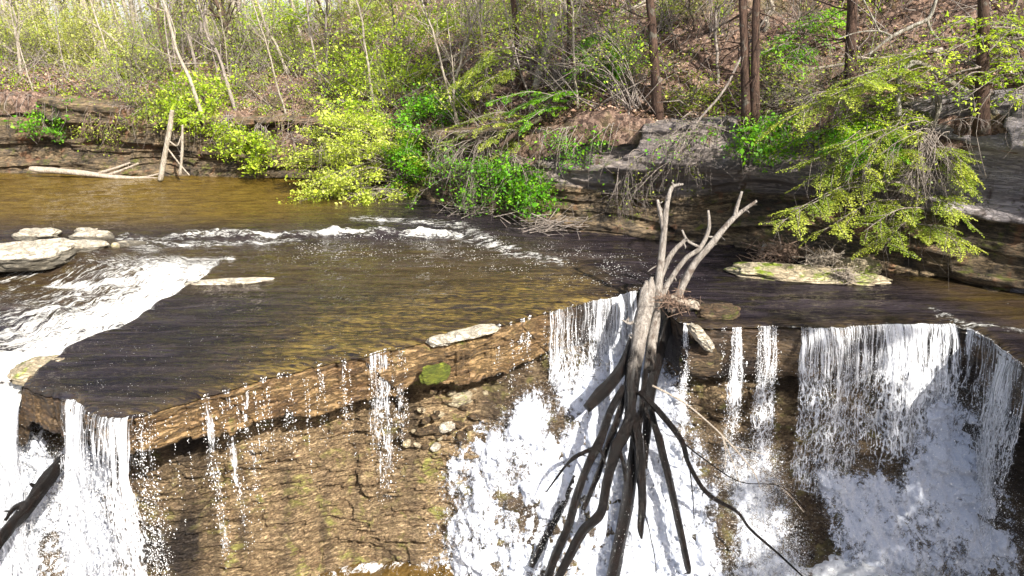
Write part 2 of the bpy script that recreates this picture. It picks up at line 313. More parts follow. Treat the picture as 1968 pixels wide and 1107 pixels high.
M_BRIGHT = m_leaf('bright_spring_leaf', [(0, (.24, .34, .02)), (.4, (.52, .64, .06)), (1, (.80, .84, .22))])
M_GRN = m_leaf('green_leaf', [(0, (.04, .17, .008)), (.5, (.12, .40, .012)), (1, (.32, .62, .03))])
M_OLV = m_leaf('hemlock_needle', [(0, (.06, .11, .014)), (.5, (.22, .31, .03)), (1, (.54, .60, .09))], .35)
M_BEECH = m_leaf('beech_leaf', [(0, (.15, .30, .012)), (.5, (.36, .56, .02)), (1, (.64, .76, .07))])
M_HAZEL = m_leaf('pale_leaf', [(0, (.34, .39, .08)), (.5, (.52, .57, .13)), (1, (.66, .68, .22))])
M_DEAD = m_leaf('fallen_leaf', [(0, (.07, .036, .024)), (.4, (.24, .14, .095)), (.75, (.42, .27, .19)), (1, (.58, .43, .32))], .1, .8)

# ------------------------------------------------------------------ plan of the place
# pairs: brink of the falls -> far waterline
PAIR = [((-16, 14.6), (-45, 34)), ((-13, 14), (-30, 32.8)), ((-9.4, 12.65), (-19, 31.9)), ((-8.6, 12.2), (-17, 31.7)), ((-7.5, 11.65), (-14.5, 31.4)),
        ((-6.6, 11.05), (-12.5, 31.2)), ((-6.05, 11.1), (-11, 30.9)), ((-5, 12.0), (-9, 30.6)), ((-3.4, 13.2), (-6, 29)), ((-.5, 14.85), (-1.5, 25.3)),
        ((.8, 15.85), (.8, 23.6)), ((3.0, 17.25), (3.1, 22.3)), ((3.4, 16.9), (4, 21.9)), ((3.6, 15.2), (4.9, 21.6)), ((4.3, 14.85), (5.5, 21.3)),
        ((6.1, 14.85), (6.9, 20.8)), ((9.5, 15.1), (10.1, 18.4)), ((9.8, 14.4), (11, 17.6)), ((9.6, 12.7), (13, 15.8)), ((10.5, 11), (15.5, 12.5)), ((13, 8.5), (16.8, 8.2))]
NS = 1500
LB = resamp(np.array([[*a, *b] for a, b in PAIR], float), NS); LIP, KB = LB[:, :2].copy(), LB[:, 2:].copy()
_q = np.arange(NS) * .03
ker = np.ones(9) / 9
for k in (0, 1): LIP[:, k] = np.convolve(np.pad(LIP[:, k], 4, mode='edge'), ker, 'valid')
LIP[:, 1] += .07 * np.round(2.2 * fbm(st(_q * 1.1, 0 * _q, 0 * _q + 2.5), 3, 13)) * .6 + .035 * fbm(st(_q * 5, 0 * _q, 0 * _q + .5), 3, 19) + .10 * fbm(st(_q * .9, 0 * _q, 0 * _q + .5), 4, 3); LIP[:, 0] += .05 * fbm(st(_q * .9, 0 * _q, 0 * _q + 5.5), 3, 8)
UP = unit(KB - LIP)
BANK = np.array([(-60, 36), (-45, 34), (-30, 32.8), (-21.8, 32.1), (-14, 31.4), (-9, 30.6), (-5, 28.2), (-1.5, 25.3), (1, 23.5), (3.1, 22.3), (6.9, 20.8), (10.1, 18.4), (12, 16.8), (14.5, 14), (16.4, 10), (16.6, 5), (16, -4)], float)
BK = smooth_line(BANK, 700); BK = resamp(BK, 900)
BT = unit(np.gradient(BK, axis=0)); BN = np.stack([-BT[:, 1], BT[:, 0]], 1)      # away from the river
def hc_(x): return np.interp(x, [-60, -22, -16, -12, -9, -5, -1.5, 3, 7, 10, 12, 20], [3.5, 3.3, 2.7, 2.3, 2.3, 2.2, 2.5, 3.1, 3.5, 4.2, 4.6, 5])
def sl_(x): return np.interp(x, [-60, -22, -15, -9, -3, 3, 20], [.10, .13, .27, .45, .62, .74, .8])
def dc_(x): return np.interp(x, [-60, -22, -14, -9, 0], [14, 15, 22, 30, 70])
def prof(x, d): 
    dd = np.maximum(d - 1.0, 0); return hc_(x) + sl_(x) * dc_(x) * (1 - np.exp(-dd / dc_(x)))
def hillz(x, y):
    x = np.atleast_1d(np.asarray(x, float)); y = np.atleast_1d(np.asarray(y, float)); o = np.empty(len(x))
    for i in range(0, len(x), 4000):
        D = (x[i:i + 4000, None] - BK[None, :, 0]) ** 2 + (y[i:i + 4000, None] - BK[None, :, 1]) ** 2
        j = D.argmin(1); v = np.stack([x[i:i + 4000], y[i:i + 4000]], 1) - BK[j]; d = (v * BN[j]).sum(1)
        o[i:i + 4000] = np.where(d < .2, -.3, prof(BK[j, 0], d)) 
    return o + np.where(o > 0, hbump(x, y), 0)
def hbump(x, y): return .45 * fbm(st(x * .35, y * .35, 0 * x), 3, 21) + .10 * fbm(st(x * 1.7, y * 1.7, 0 * x), 3, 25)
def hit(px, py):                                   # where a sight line meets the far slope
    d = ray(px, py); ys = np.linspace(17, 90, 900); P = O + d[None] * (ys / d[1])[:, None]
    h = hillz(P[:, 0], P[:, 1]); k = np.argmax(P[:, 2] < h); return P[k] if (P[:, 2] < h).any() else P[-1]

# ------------------------------------------------------------------ hillside and cliff
ns, nd = 900, 190
dd = .75 + 75 * np.linspace(0, 1, nd) ** 2.2
X = BK[:, None, 0] + BN[:, None, 0] * dd[None]; Y = BK[:, None, 1] + BN[:, None, 1] * dd[None]
Z = prof(BK[:, None, 0], dd[None]) + hbump(X, Y) + .05 * fbm(st(X * 5, Y * 5, 0 * X), 3, 44)
Z[:, 0] -= .8; hp = st(X, Y, Z)
struct(mesh_np('hillside', hp.reshape(-1, 3), gridf(ns, nd), M_LITTER))
BK2 = BK[250:]; nr = 150; BKd = resamp(np.hstack([BK, BN]), 1800); bk, bn = BKd[:, :2], unit(BKd[:, 2:]); hcs = hc_(bk[:, 0]); arc = np.r_[0, np.linalg.norm(np.diff(bk, axis=0), axis=1).cumsum()]
tt = np.linspace(0, 1, nr); zc = -.6 + (hcs[:, None] + .6 + .25) * tt[None]
A = arc[:, None] + 0 * zc
warp = zc + .25 * fbm(st(A * .25, zc * .3, 0 * A), 3, 5) + .10 * (A * .11)
hz0 = zc / hcs[:, None] + .06 * vn(st(A * .3, 0 * A, 0 * A), 41)
massive = sm(.38, .42, hz0); wq = np.where(massive > .5, 40 + warp * .75, warp * 4.2); lay = np.floor(wq); lz = wq - lay
blk = np.floor(A * .35 + 3 * _h(lay.astype(np.int64), 0 * lay.astype(np.int64), 0 * lay.astype(np.int64), 5) + .4 * fbm(st(A * .8, zc, 0 * A), 2, 77))
off = (.26 + .42 * massive) * _h(lay.astype(np.int64), blk.astype(np.int64), 0 * lay.astype(np.int64), 11) * (.35 + .65 * sm(0, .12, lz) * sm(1, .88, lz))
off = off + .22 * fbm(st(A * .5, zc * 1.2, 0 * A), 4, 31) + .06 * fbm(st(A * 3, zc * 7, 0 * A), 3, 36)
hz = zc / hcs[:, None]
rec = .85 * sm(.10, .30, hz + .07 * vn(st(A * .4, 0 * A, 0 * A), 3)) * sm(.50, .42, hz + .05 * vn(st(A * .7, 0 * A, 0 * A), 4))
bx = bk[:, None, 0]
rec = rec * (sm(4.6, 6.2, bx) * sm(10.5, 9.0, bx) + .5 * sm(-22, -20, bx) * sm(-13, -15, bx) + .35 * sm(-8, -6, bx) * sm(2, 0, bx) + .35 * sm(1, 2.5, bx) * sm(5.2, 4.4, bx) + .3 * sm(10, 11, bx))
D = .1 + .22 * np.maximum(zc, 0) + off * .75 + rec - .15 * sm(.9, 1., hz)
D[:, -6:] += np.linspace(0, 1.2, 6)[None]
cpnt = st(bk[:, None, 0] + bn[:, None, 0] * D, bk[:, None, 1] + bn[:, None, 1] * D, zc)
struct(mesh_np('cliff', cpnt.reshape(-1, 3), gridf(1800, nr), M_CLIFF, attrs={'bed': massive * (.55 + .45 * sm(9.2, 10.6, bx)) * sm(-1, 1.5, bx + .8 * vn(st(A * .7, zc, 0 * A), 14))}))

# ------------------------------------------------------------------ river, brink and rock under it
yE = [11, 12.2, 13.9, 15.0, 16.2, 17.8, 19.0, 20.2, 23]; xEv = [-8.75, -8.75, -8.75, -8.3, -8.1, -7.9, -7.85, -7.7, -7.7]
def chute(x, y): e = np.interp(y, yE, xEv) + .08 * vn(st(x * 0, y * 2, 0 * x), 5) - x; return e
def waterz(x, y):
    e = chute(x, y)
    z = -.5 * sm(0, .45, e) * sm(20.2, 18.0, y - .25 * np.maximum(-x - 9, 0)) - .12 * sm(0, .5, e) * sm(15, 12.5, y)
    z = z + .12 * sm(-.25, .35, y - np.interp(x, [-14, -11.8, -1.6, 1.2], [22.6, 22.2, 22.2, 19.6])) * sm(2, -1, x)
    return z
nv = 430; tv = np.linspace(0, 1, nv) ** 1.25
X = LIP[:, None, 0] + (KB[:, None, 0] + UP[:, None, 0] * .9 - LIP[:, None, 0]) * tv[None]; Y = LIP[:, None, 1] + (KB[:, None, 1] + UP[:, None, 1] * .9 - LIP[:, None, 1]) * tv[None]
e = chute(X, Y); Zw = waterz(X, Y); cz = sm(0, .35, e) * sm(20.8, 19.3, Y - .25 * np.maximum(-X - 9, 0))
dl = tv[None] * np.linalg.norm(KB - LIP, axis=1)[:, None]
foam = cz * (.36 + .78 * np.exp(-(np.maximum(e - .9, 0) / 2.1) ** 2) + .16 * fbm(st(X * .9, Y * .5, 0 * X), 3, 61))
hl = [tuple(PZ(a, b)[:2]) for a, b in ((225, 466), (330, 458), (430, 453), (560, 455), (640, 450), (760, 450), (880, 456))]
d1 = seg_dist(X, Y, hl) ; foam = np.maximum(foam, .92 * np.exp(-(d1 / .30) ** 2) * (.72 + .5 * vn(st(X * 1.1, Y * .6, 0 * X), 4)))
h2 = [tuple(PZ(a, b)[:2]) for a, b in ((690, 425), (800, 432), (880, 440), (940, 470), (1000, 490), (1070, 500))]
foam = np.maximum(foam, .58 * np.exp(-(seg_dist(X, Y, h2) / .45) ** 2))
h3 = [tuple(PZ(a, b)[:2]) for a, b in ((300, 500), (360, 495), (445, 495))]
foam = np.maximum(foam, .75 * np.exp(-(seg_dist(X, Y, h3) / .22) ** 2))
h4 = [tuple(PZ(a, b)[:2]) for a, b in ((100, 512), (170, 520), (270, 512), (300, 500), (350, 530), (375, 540))]
foam = np.maximum(foam, .9 * np.exp(-(seg_dist(X, Y, h4) / .30) ** 2))
h5 = [tuple(PZ(a, b)[:2]) for a, b in ((290, 482), (240, 460), (330, 470), (420, 468), (560, 463))]
foam = np.maximum(foam, .62 * np.exp(-(seg_dist(X, Y, h5) / .40) ** 2))
h6 = [tuple(PZ(a, b)[:2]) for a, b in ((1800, 598), (1850, 622), (1960, 632))]
foam = np.maximum(foam, .55 * np.exp(-(seg_dist(X, Y, h6) / .18) ** 2))
foam = np.maximum(foam, .40 * np.exp(-(dl / .12) ** 2) * sm(.5, 1.2, X) * (1 - .6 * sm(3.3, 3.8, X) * sm(6.1, 5.8, X)))
chop = sm(26, 20, Y) * .5 + .5 * cz + .4 * np.exp(-(d1 / 1.2) ** 2)
Zw = Zw + (.012 + .022 * chop) * fbm(st(X * 1.2, Y * 2.6, 0 * X), 4, 71) * sm(0, .3, dl) + .05 * foam * fbm(st(X * 5, Y * 5, 0 * X), 3, 75) + .10 * np.exp(-(d1 / .28) ** 2) * (.6 + .8 * fbm(st(X * 1.5, Y * 2, 0 * X), 3, 83)) + .16 * foam * cz * fbm(st(X * 1.6, Y * 1.6, 0 * X), 3, 79)
Zw = Zw - .06 * np.exp(-(dl / .18) ** 2)
pxw, pyw = proj(st(X, Y, Zw))
shal = sm(3.8, .3, dl) * sm(-5.4, -3.2, X) * sm(3.0, 1.0, X) * 1.0 + .45 * sm(5.5, 2, dl) * sm(-7, -4, X) * sm(3, 0, X) + .35 * sm(.6, 0, dl)
mud = sm(21.5, 25.5, Y) * sm(-3, -9, X) + .30 * sm(16, 18.5, Y) * sm(23, 20, Y) * sm(2, -2, X) + .35 * sm(9, 11, X) * sm(.5, 2., dl)
spk = 1.3 * np.exp(-(seg_dist(X, Y, [tuple(PZ(a, b)[:2]) for a, b in ((640, 475), (860, 480), (1060, 500), (1190, 520))]) / 1.9) ** 2) + .35 * sm(19, 13, Y) * sm(0, -4, X) * (1 - cz)
struct(mesh_np('river', st(X, Y, Zw).reshape(-1, 3), gridf(NS, nv), M_RIVER, attrs={'foam': foam, 'shallow': np.clip(shal, 0, 1), 'mud': np.clip(mud, 0, 1), 'speck': np.clip(spk, 0, 1), 'chute': cz}))
LZ = Zw[:, 0] - .03
# ledge: overhanging slab that the river slides over
th = np.interp(np.arange(NS), [np.argmin(np.hypot(*(LIP - q).T)) for q in ((-16, 14.6), (-8.6, 12.2), (-6.05, 11.1), (-3.4, 13.2), (-.5, 14.85), (3, 17.25), (4.3, 14.85), (9.5, 15.1), (13, 8.5))], [.8, .75, .66, .86, 1.0, 1.1, 1.12, 1.05, 1.0])
arcL = np.r_[0, np.linalg.norm(np.diff(LIP, axis=0), axis=1).cumsum()]
th = th + .05 * np.round(2.5 * fbm(st(arcL * 1.3, 0 * arcL, 0 * arcL), 3, 97)) + .10 * fbm(st(arcL * .7, 0 * arcL, 0 * arcL), 4, 91)
prf = [(1.6, -.10), (.6, -.05), (.22, -.02), (.09, -.012), (.03, -.03), (.0, -.07)]
nf = 34
pu = np.array([a for a, b in prf] + [0.] * nf + [.03, .1, .25, .5, .9, 1.4, 2.0]); m = len(pu)
ZL = np.empty((NS, m)); ZL[:, :6] = LZ[:, None] + np.array([b for a, b in prf])[None]
ff = np.linspace(.03, 1, nf); ZL[:, 6:6 + nf] = LZ[:, None] - .07 - (th[:, None] - .1) * ff[None]
ZL[:, 6 + nf:] = LZ[:, None] - .02 - th[:, None] + .10 * np.linspace(0, 1, 7)[None]
AL = arcL[:, None] + 0 * ZL; U = pu[None] + 0 * ZL
fm_ = np.r_[np.zeros(4), .4, .8, np.ones(nf), np.ones(7)][None]
lx = sm(1.0, .2, LIP[:, 0])[:, None]; U = U + fm_ * (.25 + .75 * lx) * (.10 * fbm(st(AL * .8, ZL * .9, 0 * AL), 4, 93) + .06 * np.abs(fbm(st(AL * 2.5, ZL * 5, 0 * AL), 4, 96)) + .075 * np.round(2.4 * fbm(st(AL * .75, 0 * AL, 0 * AL + .3 * ZL), 2, 89)) * .6 + .05 * np.round(1.6 * fbm(st(AL * .9, ZL * 3.2, 0 * AL), 2, 98)) + .12 * sm(.4, 0, np.abs(((AL * .37 + .15 * ZL) % 1) - .5)) * 0)
crack = sm(.035, .0, np.abs(vn(st(AL * .55 + .5 * ZL, ZL * .12, 0 * AL), 99))) ; U = U + fm_ * crack * .10 + fm_ * .05 * (1 - lx)
OUT = -UP
GX = LIP[:, None, 0] - OUT[:, None, 0] * (U - .04); GY = LIP[:, None, 1] - OUT[:, None, 1] * (U - .04)
struct(mesh_np('rock_ledge', st(GX, GY, ZL).reshape(-1, 3), gridf(NS, m), M_LEDGE, attrs={'wet': (np.clip(sm(.6, 1.6, GX) * .9 + sm(-5.9, -6.6, GX) * .75, 0, 1) * (.8 + .3 * fbm(st(GX * 1.2, ZL * 2, 0 * GX), 3, 211))).clip(0, 1)}))
# the wall below, and the steps the cascades run down
fx = [-16, -14, -9, -6.5, -5, -3, -1.5, -.5, .5, 2, 3, 4, 5.5, 6.5, 8, 9.3, 9.9, 12, 15]; fz_ = [-5.3, -4.8, -3.4, -2.4, -1.5, -.7]
FT = np.array([[14.3, 14.2, 14, 13.8, 13.4], [14.3, 14.2, 14, 13.8, 13.4], [13.2, 13, 12.8, 12.6, 12.3], [12.8, 12.4, 12.2, 12.1, 11.8], [13.4, 12.95, 12.75, 12.6, 12.3], [15.2, 14.35, 13.85, 13.5, 13.1],
    [16.0, 15.2, 14.45, 13.9, 13.1], [16.8, 15.7, 14.5, 13.5, 12.6], [16.5, 15.7, 14.8, 13.6, 12.5], [17.3, 16.3, 15, 13.8, 12.5], [17.8, 16.6, 15.1, 13.8, 12.5], [16, 15.5, 14.8, 13.8, 12.5], [15.8, 15.4, 14.9, 14.1, 12.7],
    [15.9, 15.6, 15.2, 14.4, 12.9], [15.9, 15.5, 14.9, 14.0, 12.7], [15.7, 15.0, 14.3, 13.6, 12.6], [14.4, 13.8, 13.4, 13.0, 12.4], [11.2, 11.0, 10.9, 10.8, 10.4], [7, 7, 7, 7, 7]], float)[:, ::-1]
FT = np.hstack([FT[:, :1] - .25, FT])
def face_y(x, z):
    i = np.clip(np.searchsorted(fx, x) - 1, 0, len(fx) - 2); j = np.clip(np.searchsorted(fz_, z) - 1, 0, len(fz_) - 2)
    ax = np.take(fx, i); bx_ = np.take(fx, i + 1); az = np.take(fz_, j); bz = np.take(fz_, j + 1)
    u = np.clip((x - ax) / (bx_ - ax), 0, 1); u = u * u * (3 - 2 * u) * .5 + u * .5; v = np.clip((z - az) / (bz - az), 0, 1)
    return (FT[i, j] * (1 - u) + FT[i + 1, j] * u) * (1 - v) + (FT[i, j + 1] * (1 - u) + FT[i + 1, j + 1] * u) * v
def terr(x, z): q = z * 3.1 + .25 * x + .35 * fbm(st(x * .6, z * .8, 0 * x), 3, 301); f = q - np.floor(q); w = .12 + .80 * sm(-3.6, -2.0, x) * sm(.5, -.4, x); return z + w * (sm(.45, 1, f) - f) / 3.1
def face_rough(x, z):
    w = z + .10 * fbm(st(x * .35, z * .4, 0 * x), 3, 101) + .09 * x * np.where(x < 0, 1, -.3); r = 0
    for fr, am, bw, sd in ((2.3, .09, .9, 7), (7.5, .075, 2.6, 17), (15., .04, 5.5, 27)):
        L = np.floor(w * fr + .3 * fbm(st(x * .8, z, 0 * x), 2, sd)); f = w * fr + .3 * fbm(st(x * .8, z, 0 * x), 2, sd) - L; Li = L.astype(np.int64)
        b = np.floor(x * bw + 5 * _h(Li, Li * 0, Li * 0, sd) + .5 * fbm(st(x * 2, z * 2, 0 * x), 2, 103)).astype(np.int64)
        r = r + am * _h(Li, b, Li * 0, sd + 2) * sm(0, .12, f) * sm(1, .9, f)
    return r + .10 * fbm(st(x * 1.1, z * 1.6, 0 * x), 4, 107) + .03 * np.abs(fbm(st(x * 6, z * 12, 0 * x), 3, 115))
xs, zs = np.linspace(-15.8, 14.5, 1300), np.linspace(-5.2, -.45, 330)
XX, ZZ = np.meshgrid(xs, zs, indexing='ij'); YY = face_y(XX, np.clip(terr(XX, ZZ), -5.25, -.5)) - face_rough(XX, ZZ)
struct(mesh_np('rock_face', st(XX, YY, ZZ).reshape(-1, 3), gridf(len(xs), len(zs)), M_FACE, attrs={'wet': np.clip((sm(-1.3, .1, XX + .5 * fbm(st(XX * .8, ZZ * 1.2, 0 * XX), 3, 205)) + sm(-5.5, -6.3, XX + .3 * fbm(st(XX, ZZ * 1.2, 0 * XX), 3, 207))) * (.72 + .4 * fbm(st(XX * .6, ZZ * .9, 0 * XX), 3, 209)) + sum(.55 * np.exp(-((XX - q_[0] + .10 * vn(st(ZZ * 1.4, 0 * ZZ, 0 * ZZ + q_[0]), 5)) / q_[1]) ** 2) for q_ in [(float(PY(a_, 800, 13.2)[0]), w_) for a_, w_ in ((386, .22), (424, .12), (466, .12), (545, .14), (612, .10), (662, .08), (730, .34), (776, .14))]) * (.75 + .5 * fbm(st(XX * 2, ZZ * 1.5, 0 * XX), 3, 213)), 0, 1)}))
# lower pool
PZ0 = -4.62
xs, ys = np.linspace(-16, 15, 420), np.linspace(1, 14.5, 220); XX, YY = np.meshgrid(xs, ys, indexing='ij')
fd = face_y(XX, 0 * XX + PZ0) - YY
pf = sm(4.5, .2, fd) * (sm(-.9, .2, XX) + sm(-5.4, -6.2, XX)) * .9 + .5 * np.exp(-((fd - .12) / .18) ** 2) * sm(-.9, -1.2, XX)
ZZ = PZ0 + .03 * fbm(st(XX * 1.5, YY * 1.5, 0 * XX), 3, 121) + .30 * pf * np.abs(fbm(st(XX * 1.3, YY * 1.3, 0 * XX), 5, 123)) - .10 * pf
struct(mesh_np('lower_pool', st(XX, YY, ZZ).reshape(-1, 3), gridf(len(xs), len(ys)), M_POOL, attrs={'foam': pf}))

# ------------------------------------------------------------------ falling water
rng = np.random.default_rng(7)
def lipi(px, py): q = PZ(px, py)[:2]; return int(np.argmin(np.hypot(LIP[:, 0] - q[0], LIP[:, 1] - q[1])))
mists = []
drops = []                                         # (centre, radius, stretch)
def fall(name, ia, ib, zend, den, v0=.9, nu=None, spread=0., layers=2, mat=None, drop=1500, thick=.14, seed=0, dropr=.0052, dirmix=.6):
    """a sheet leaving the brink between two stations; den(u01, v01) sets how closed it is"""
    idx = np.linspace(ia, ib, nu or max(8, int(abs(arcL[ib] - arcL[ia]) / .03)))
    P = np.stack([np.interp(idx, np.arange(NS), LIP[:, 0]), np.interp(idx, np.arange(NS), LIP[:, 1]), np.interp(idx, np.arange(NS), LZ)], 1)
    o2 = unit(np.stack([np.interp(idx, np.arange(NS), OUT[:, 0]), np.interp(idx, np.arange(NS), OUT[:, 1])], 1) * (1 - dirmix) + np.array([0, -1.]) * dirmix)
    uu = np.r_[0, np.linalg.norm(np.diff(P[:, :2], axis=0), axis=1).cumsum()]; u01 = uu / uu[-1]
    ze = zend(u01) if callable(zend) else zend + 0 * u01; V, Q, UVs, DN, n0 = [], [], [], [], 0
    H = (P[:, 2] + .05 - ze); nr_ = int(max(12, H.max() / .045))
    for L in range(layers):
        tv_ = np.linspace(0, 1, nr_) ** 1.3; h = tv_[None] * H[:, None]; t = np.sqrt(2 * h / 9.8); d = -.10 + (v0 + .25 * vn(st(uu * 1.7, 0 * uu, 0 * uu + L), seed)[:, None]) * t + .05
        d = d + thick * L * sm(0, 1, h / 1.) ; up_ = np.where(h < .02, .05, .05)
        wob = (.02 + .10 * sm(0, 2.5, h)) * fbm(st(uu[:, None] * 2.5, h * 1.2, 0 * h + 3 * L), 3, seed + 5) + .03 * fbm(st(uu[:, None] * 14, h * 3, 0 * h + 3 * L), 2, seed + 8)
        d = d + wob * sm(0, .4, h); lat = (u01[:, None] - .5) * spread * sm(0, 1, tv_)[None] + .05 * vn(st(uu[:, None] * 3, h * 1.4, 0 * h + L), seed + 3) * sm(0, .5, h)
        x = P[:, None, 0] + o2[:, None, 0] * d + lat; y = P[:, None, 1] + o2[:, None, 1] * d; z = P[:, None, 2] + .05 - h
        V.append(st(x, y, z).reshape(-1, 3)); Q.append(gridf(len(idx), nr_) + n0); n0 += len(idx) * nr_
        UVs.append(np.stack(np.broadcast_arrays(uu[:, None] + 13.7 * L + seed, h), -1).reshape(-1, 2))
        dn = den(u01[:, None] + 0 * h, tv_[None] + 0 * h, h) - .08 * L; DN.append(dn.ravel())
    V = np.vstack(V); DNa = np.concatenate(DN)
    o = struct(mesh_np(name, V, np.vstack(Q), mat or M_FALL, attrs={'den': DNa}, uv=np.vstack(UVs)))
    if drop:
        w = np.clip(DNa, .02, 1) * (V[:, 2].max() + .1 - V[:, 2]) ** .6; k = rng.choice(len(V), drop, p=w / w.sum())
        C = V[k] + rng.normal(0, 1, (drop, 3)) * np.array([.05, .07, .06]) * np.minimum(1, (V[:, 2].max() - V[k, 2]))[:, None]; drops.append((C, dropr * rng.lognormal(0, .45, drop), 1.2 + rng.random(drop)))
    return o
E_ = lambda a, b, u: sm(a, b, u)
edge = lambda u, w=.06: sm(0, w, u) * sm(1, 1 - w, u)
i_notch0, i_notch1 = lipi(1052, 598), lipi(1232, 556)
fall('waterfall', int(np.argmin(np.hypot(*(LIP - (-15, 14.4)).T))), int(np.argmin(np.hypot(*(LIP - (-8.75, 12.3)).T))), -4.7, lambda u, v, h: .80 * edge(u, .05) - .1 * v, 1.0, drop=3500, seed=1)
fall('waterfall', lipi(128, 757), lipi(262, 798), -4.7, lambda u, v, h: (.50 + .16 * np.sin(u * 9) + .10 * v) * edge(u, .12), .9, spread=.5, drop=3000, seed=2)
fall('waterfall', lipi(255, 795), lipi(292, 778), -4.0, lambda u, v, h: .20 * edge(u, .2) - .05 * v, .5, drop=1500, seed=3, layers=1, mat=M_TRICKLE)
fall('waterfall', i_notch0, i_notch1, lambda u: -1.75 + 0 * u, lambda u, v, h: (.32 + .45 * sm(.35, .8, u) + .22 * sm(.10, .02, np.abs(u - .10)) + .08 * v) * edge(u, .03), .75, drop=2000, seed=4)
fall('waterfall', lipi(1286, 634), lipi(1316, 626), -2.4, lambda u, v, h: .62 * edge(u, .15) - .1 * v, .5, drop=1500, seed=5, dirmix=.9)
fall('waterfall', lipi(1408, 632), lipi(1442, 632), -3.2, lambda u, v, h: .60 * edge(u, .2) - .28 * sm(.3, .8, v), .5, drop=1800, seed=6)
fall('waterfall', lipi(1458, 632), lipi(1508, 632), -3.2, lambda u, v, h: (.38 + .26 * np.abs(np.cos(u * 7))) * edge(u, .15) - .10 * sm(.3, .9, v), .55, drop=2500, seed=7)
fall('waterfall', lipi(1538, 630), lipi(1850, 624), -3.5, lambda u, v, h: (.54 + .24 * np.exp(-((u - .72) / .16) ** 2) - .12 * sm(.2, .6, v) * (1 - sm(.6, .9, u))) * edge(u, .02), .85, drop=5000, seed=8)
fall('waterfall', lipi(1852, 630), lipi(1962, 712), -4.4, lambda u, v, h: (.60 + .15 * np.cos(u * 11)) * edge(u, .05) - .20 * sm(.4, .9, v), .5, drop=3000, seed=9, dirmix=.3)
# trickles and beads falling from the dry part of the ledge
for px, py, w, dn, ze in ((386, 748, 34, .52, -3.6), (424, 740, 18, .54, -3.4), (466, 732, 14, .5, -3.2), (500, 722, 8, .25, -1.6), (545, 714, 26, .25, -1.7), (612, 700, 12, .38, -1.8), (662, 690, 8, .42, -1.8), (730, 681, 66, .62, -3.4), (776, 674, 16, .40, -2.9), (962, 626, 8, .38, -1.6), (985, 618, 14, .55, -1.8), (1006, 612, 10, .25, -1.2), (1022, 608, 16, .32, -1.2), (1046, 600, 6, .45, -1.5), (1388, 632, 6, .3, -2.0)):
    a, b = lipi(px - w / 2, py), lipi(px + w / 2, py)
    if abs(b - a) < 3: b = a + 3
    fall('trickle', a, b, ze, lambda u, v, h, q=dn: (q - .13) * edge(u, .3) - .32 * sm(.45, 1, v) + .12 * sm(.2, 0, v), .22, drop=int(60 + w * 9), seed=int(px), layers=1, mat=M_TRICKLE, dropr=.006, nu=max(6, int(w)))
for k in range(26):                                # single strings of beads
    px = rng.uniform(300, 800); i = lipi(px, np.interp(px, [300, 640, 800], [770, 693, 667])); n = rng.integers(12, 40); H = rng.uniform(.5, 2.2)
    h = H * rng.random(n) ** 1.3; z = LZ[i] - h - .1; C = st(LIP[i, 0] + OUT[i, 0] * (.10 + .1 * h) + rng.normal(0, .012, n), LIP[i, 1] + OUT[i, 1] * (.10 + .1 * h), z)
    drops.append((C, (.0055 * rng.lognormal(0, .35, n)), 1.6 + rng.random(n)))
# cascades: broken white water running down the steps
def cascade(name, poly, x0, x1, z0, z1, soft, amount, lift=.16, amp=.2, drop=4000, seed=0, holes=(), mist=26000):
    global mists
    nx, nz_ = int((x1 - x0) / .028), int((z1 - z0) / .028); XX, ZZ = np.meshgrid(np.linspace(x0, x1, nx), np.linspace(z0, z1, nz_), indexing='ij')
    YY = face_y(XX, ZZ) - .6 * face_rough(XX, ZZ) - lift - amp * fbm(st(XX * 1.0, ZZ * .8, 0 * XX), 3, 131 + seed) - .22 * np.abs(fbm(st(XX * 2.8, ZZ * 1.9, 0 * XX), 4, 135 + seed)) - .06 * fbm(st(XX * 12, ZZ * 9, 0 * XX), 2, 139)
    pts = st(XX, YY, ZZ); a, b = proj(pts); sd = seg_dist(a, b, poly, True) * np.where(inside(a, b, poly), 1, -1)
    sd = sd + 26 * fbm(st(XX * 2.2, ZZ * 1.6, 0 * XX), 4, 141 + seed)
    dn = sm(-soft * .4, soft, sd) * amount
    for hx, hy, hr, q in holes: dn = dn - q * np.exp(-(((a - hx) / hr) ** 2 + ((b - hy) / (hr * 1.3)) ** 2))
    Q = gridf(nx, nz_); Q = Q[dn.ravel()[Q].max(1) > .01]; used = np.unique(Q); re = np.zeros(nx * nz_, int); re[used] = np.arange(len(used)); V = pts.reshape(-1, 3)[used]; dv = dn.ravel()[used]
    o = struct(mesh_np(name, V, re[Q], M_FOAM, attrs={'den': dv}))
    k = rng.choice(len(V), mist, p=np.clip(dv, 0, 1) / np.clip(dv, 0, 1).sum()); mists.append(V[k] + rng.normal(0, 1, (mist, 3)) * np.array([.16, .16, .17]) + np.array([0, -.16, .06]))
    if drop:
        k = rng.choice(len(V), drop, p=np.clip(dv, 0, 1) ** .5 / (np.clip(dv, 0, 1) ** .5).sum()); C = V[k] + rng.normal(0, 1, (drop, 3)) * np.array([.09, .12, .09]) + np.array([0, -.06, .02])
        drops.append((C, (.0055 * rng.lognormal(0, .5, drop)), 1 + .8 * rng.random(drop)))
    return o
cascade('cascade', [(1240, 585), (1150, 665), (1090, 725), (1010, 760), (950, 795), (890, 848), (858, 900), (850, 1000), (842, 1140), (1420, 1140), (1390, 1000), (1345, 900), (1335, 800), (1300, 720), (1275, 600)], -2.2, 4.6, -4.9, -.7, 50, .84, seed=1, drop=3500, holes=[(1073, 812, 26, .8), (990, 905, 40, .3), (985, 1010, 50, .35), (900, 960, 40, .25)])
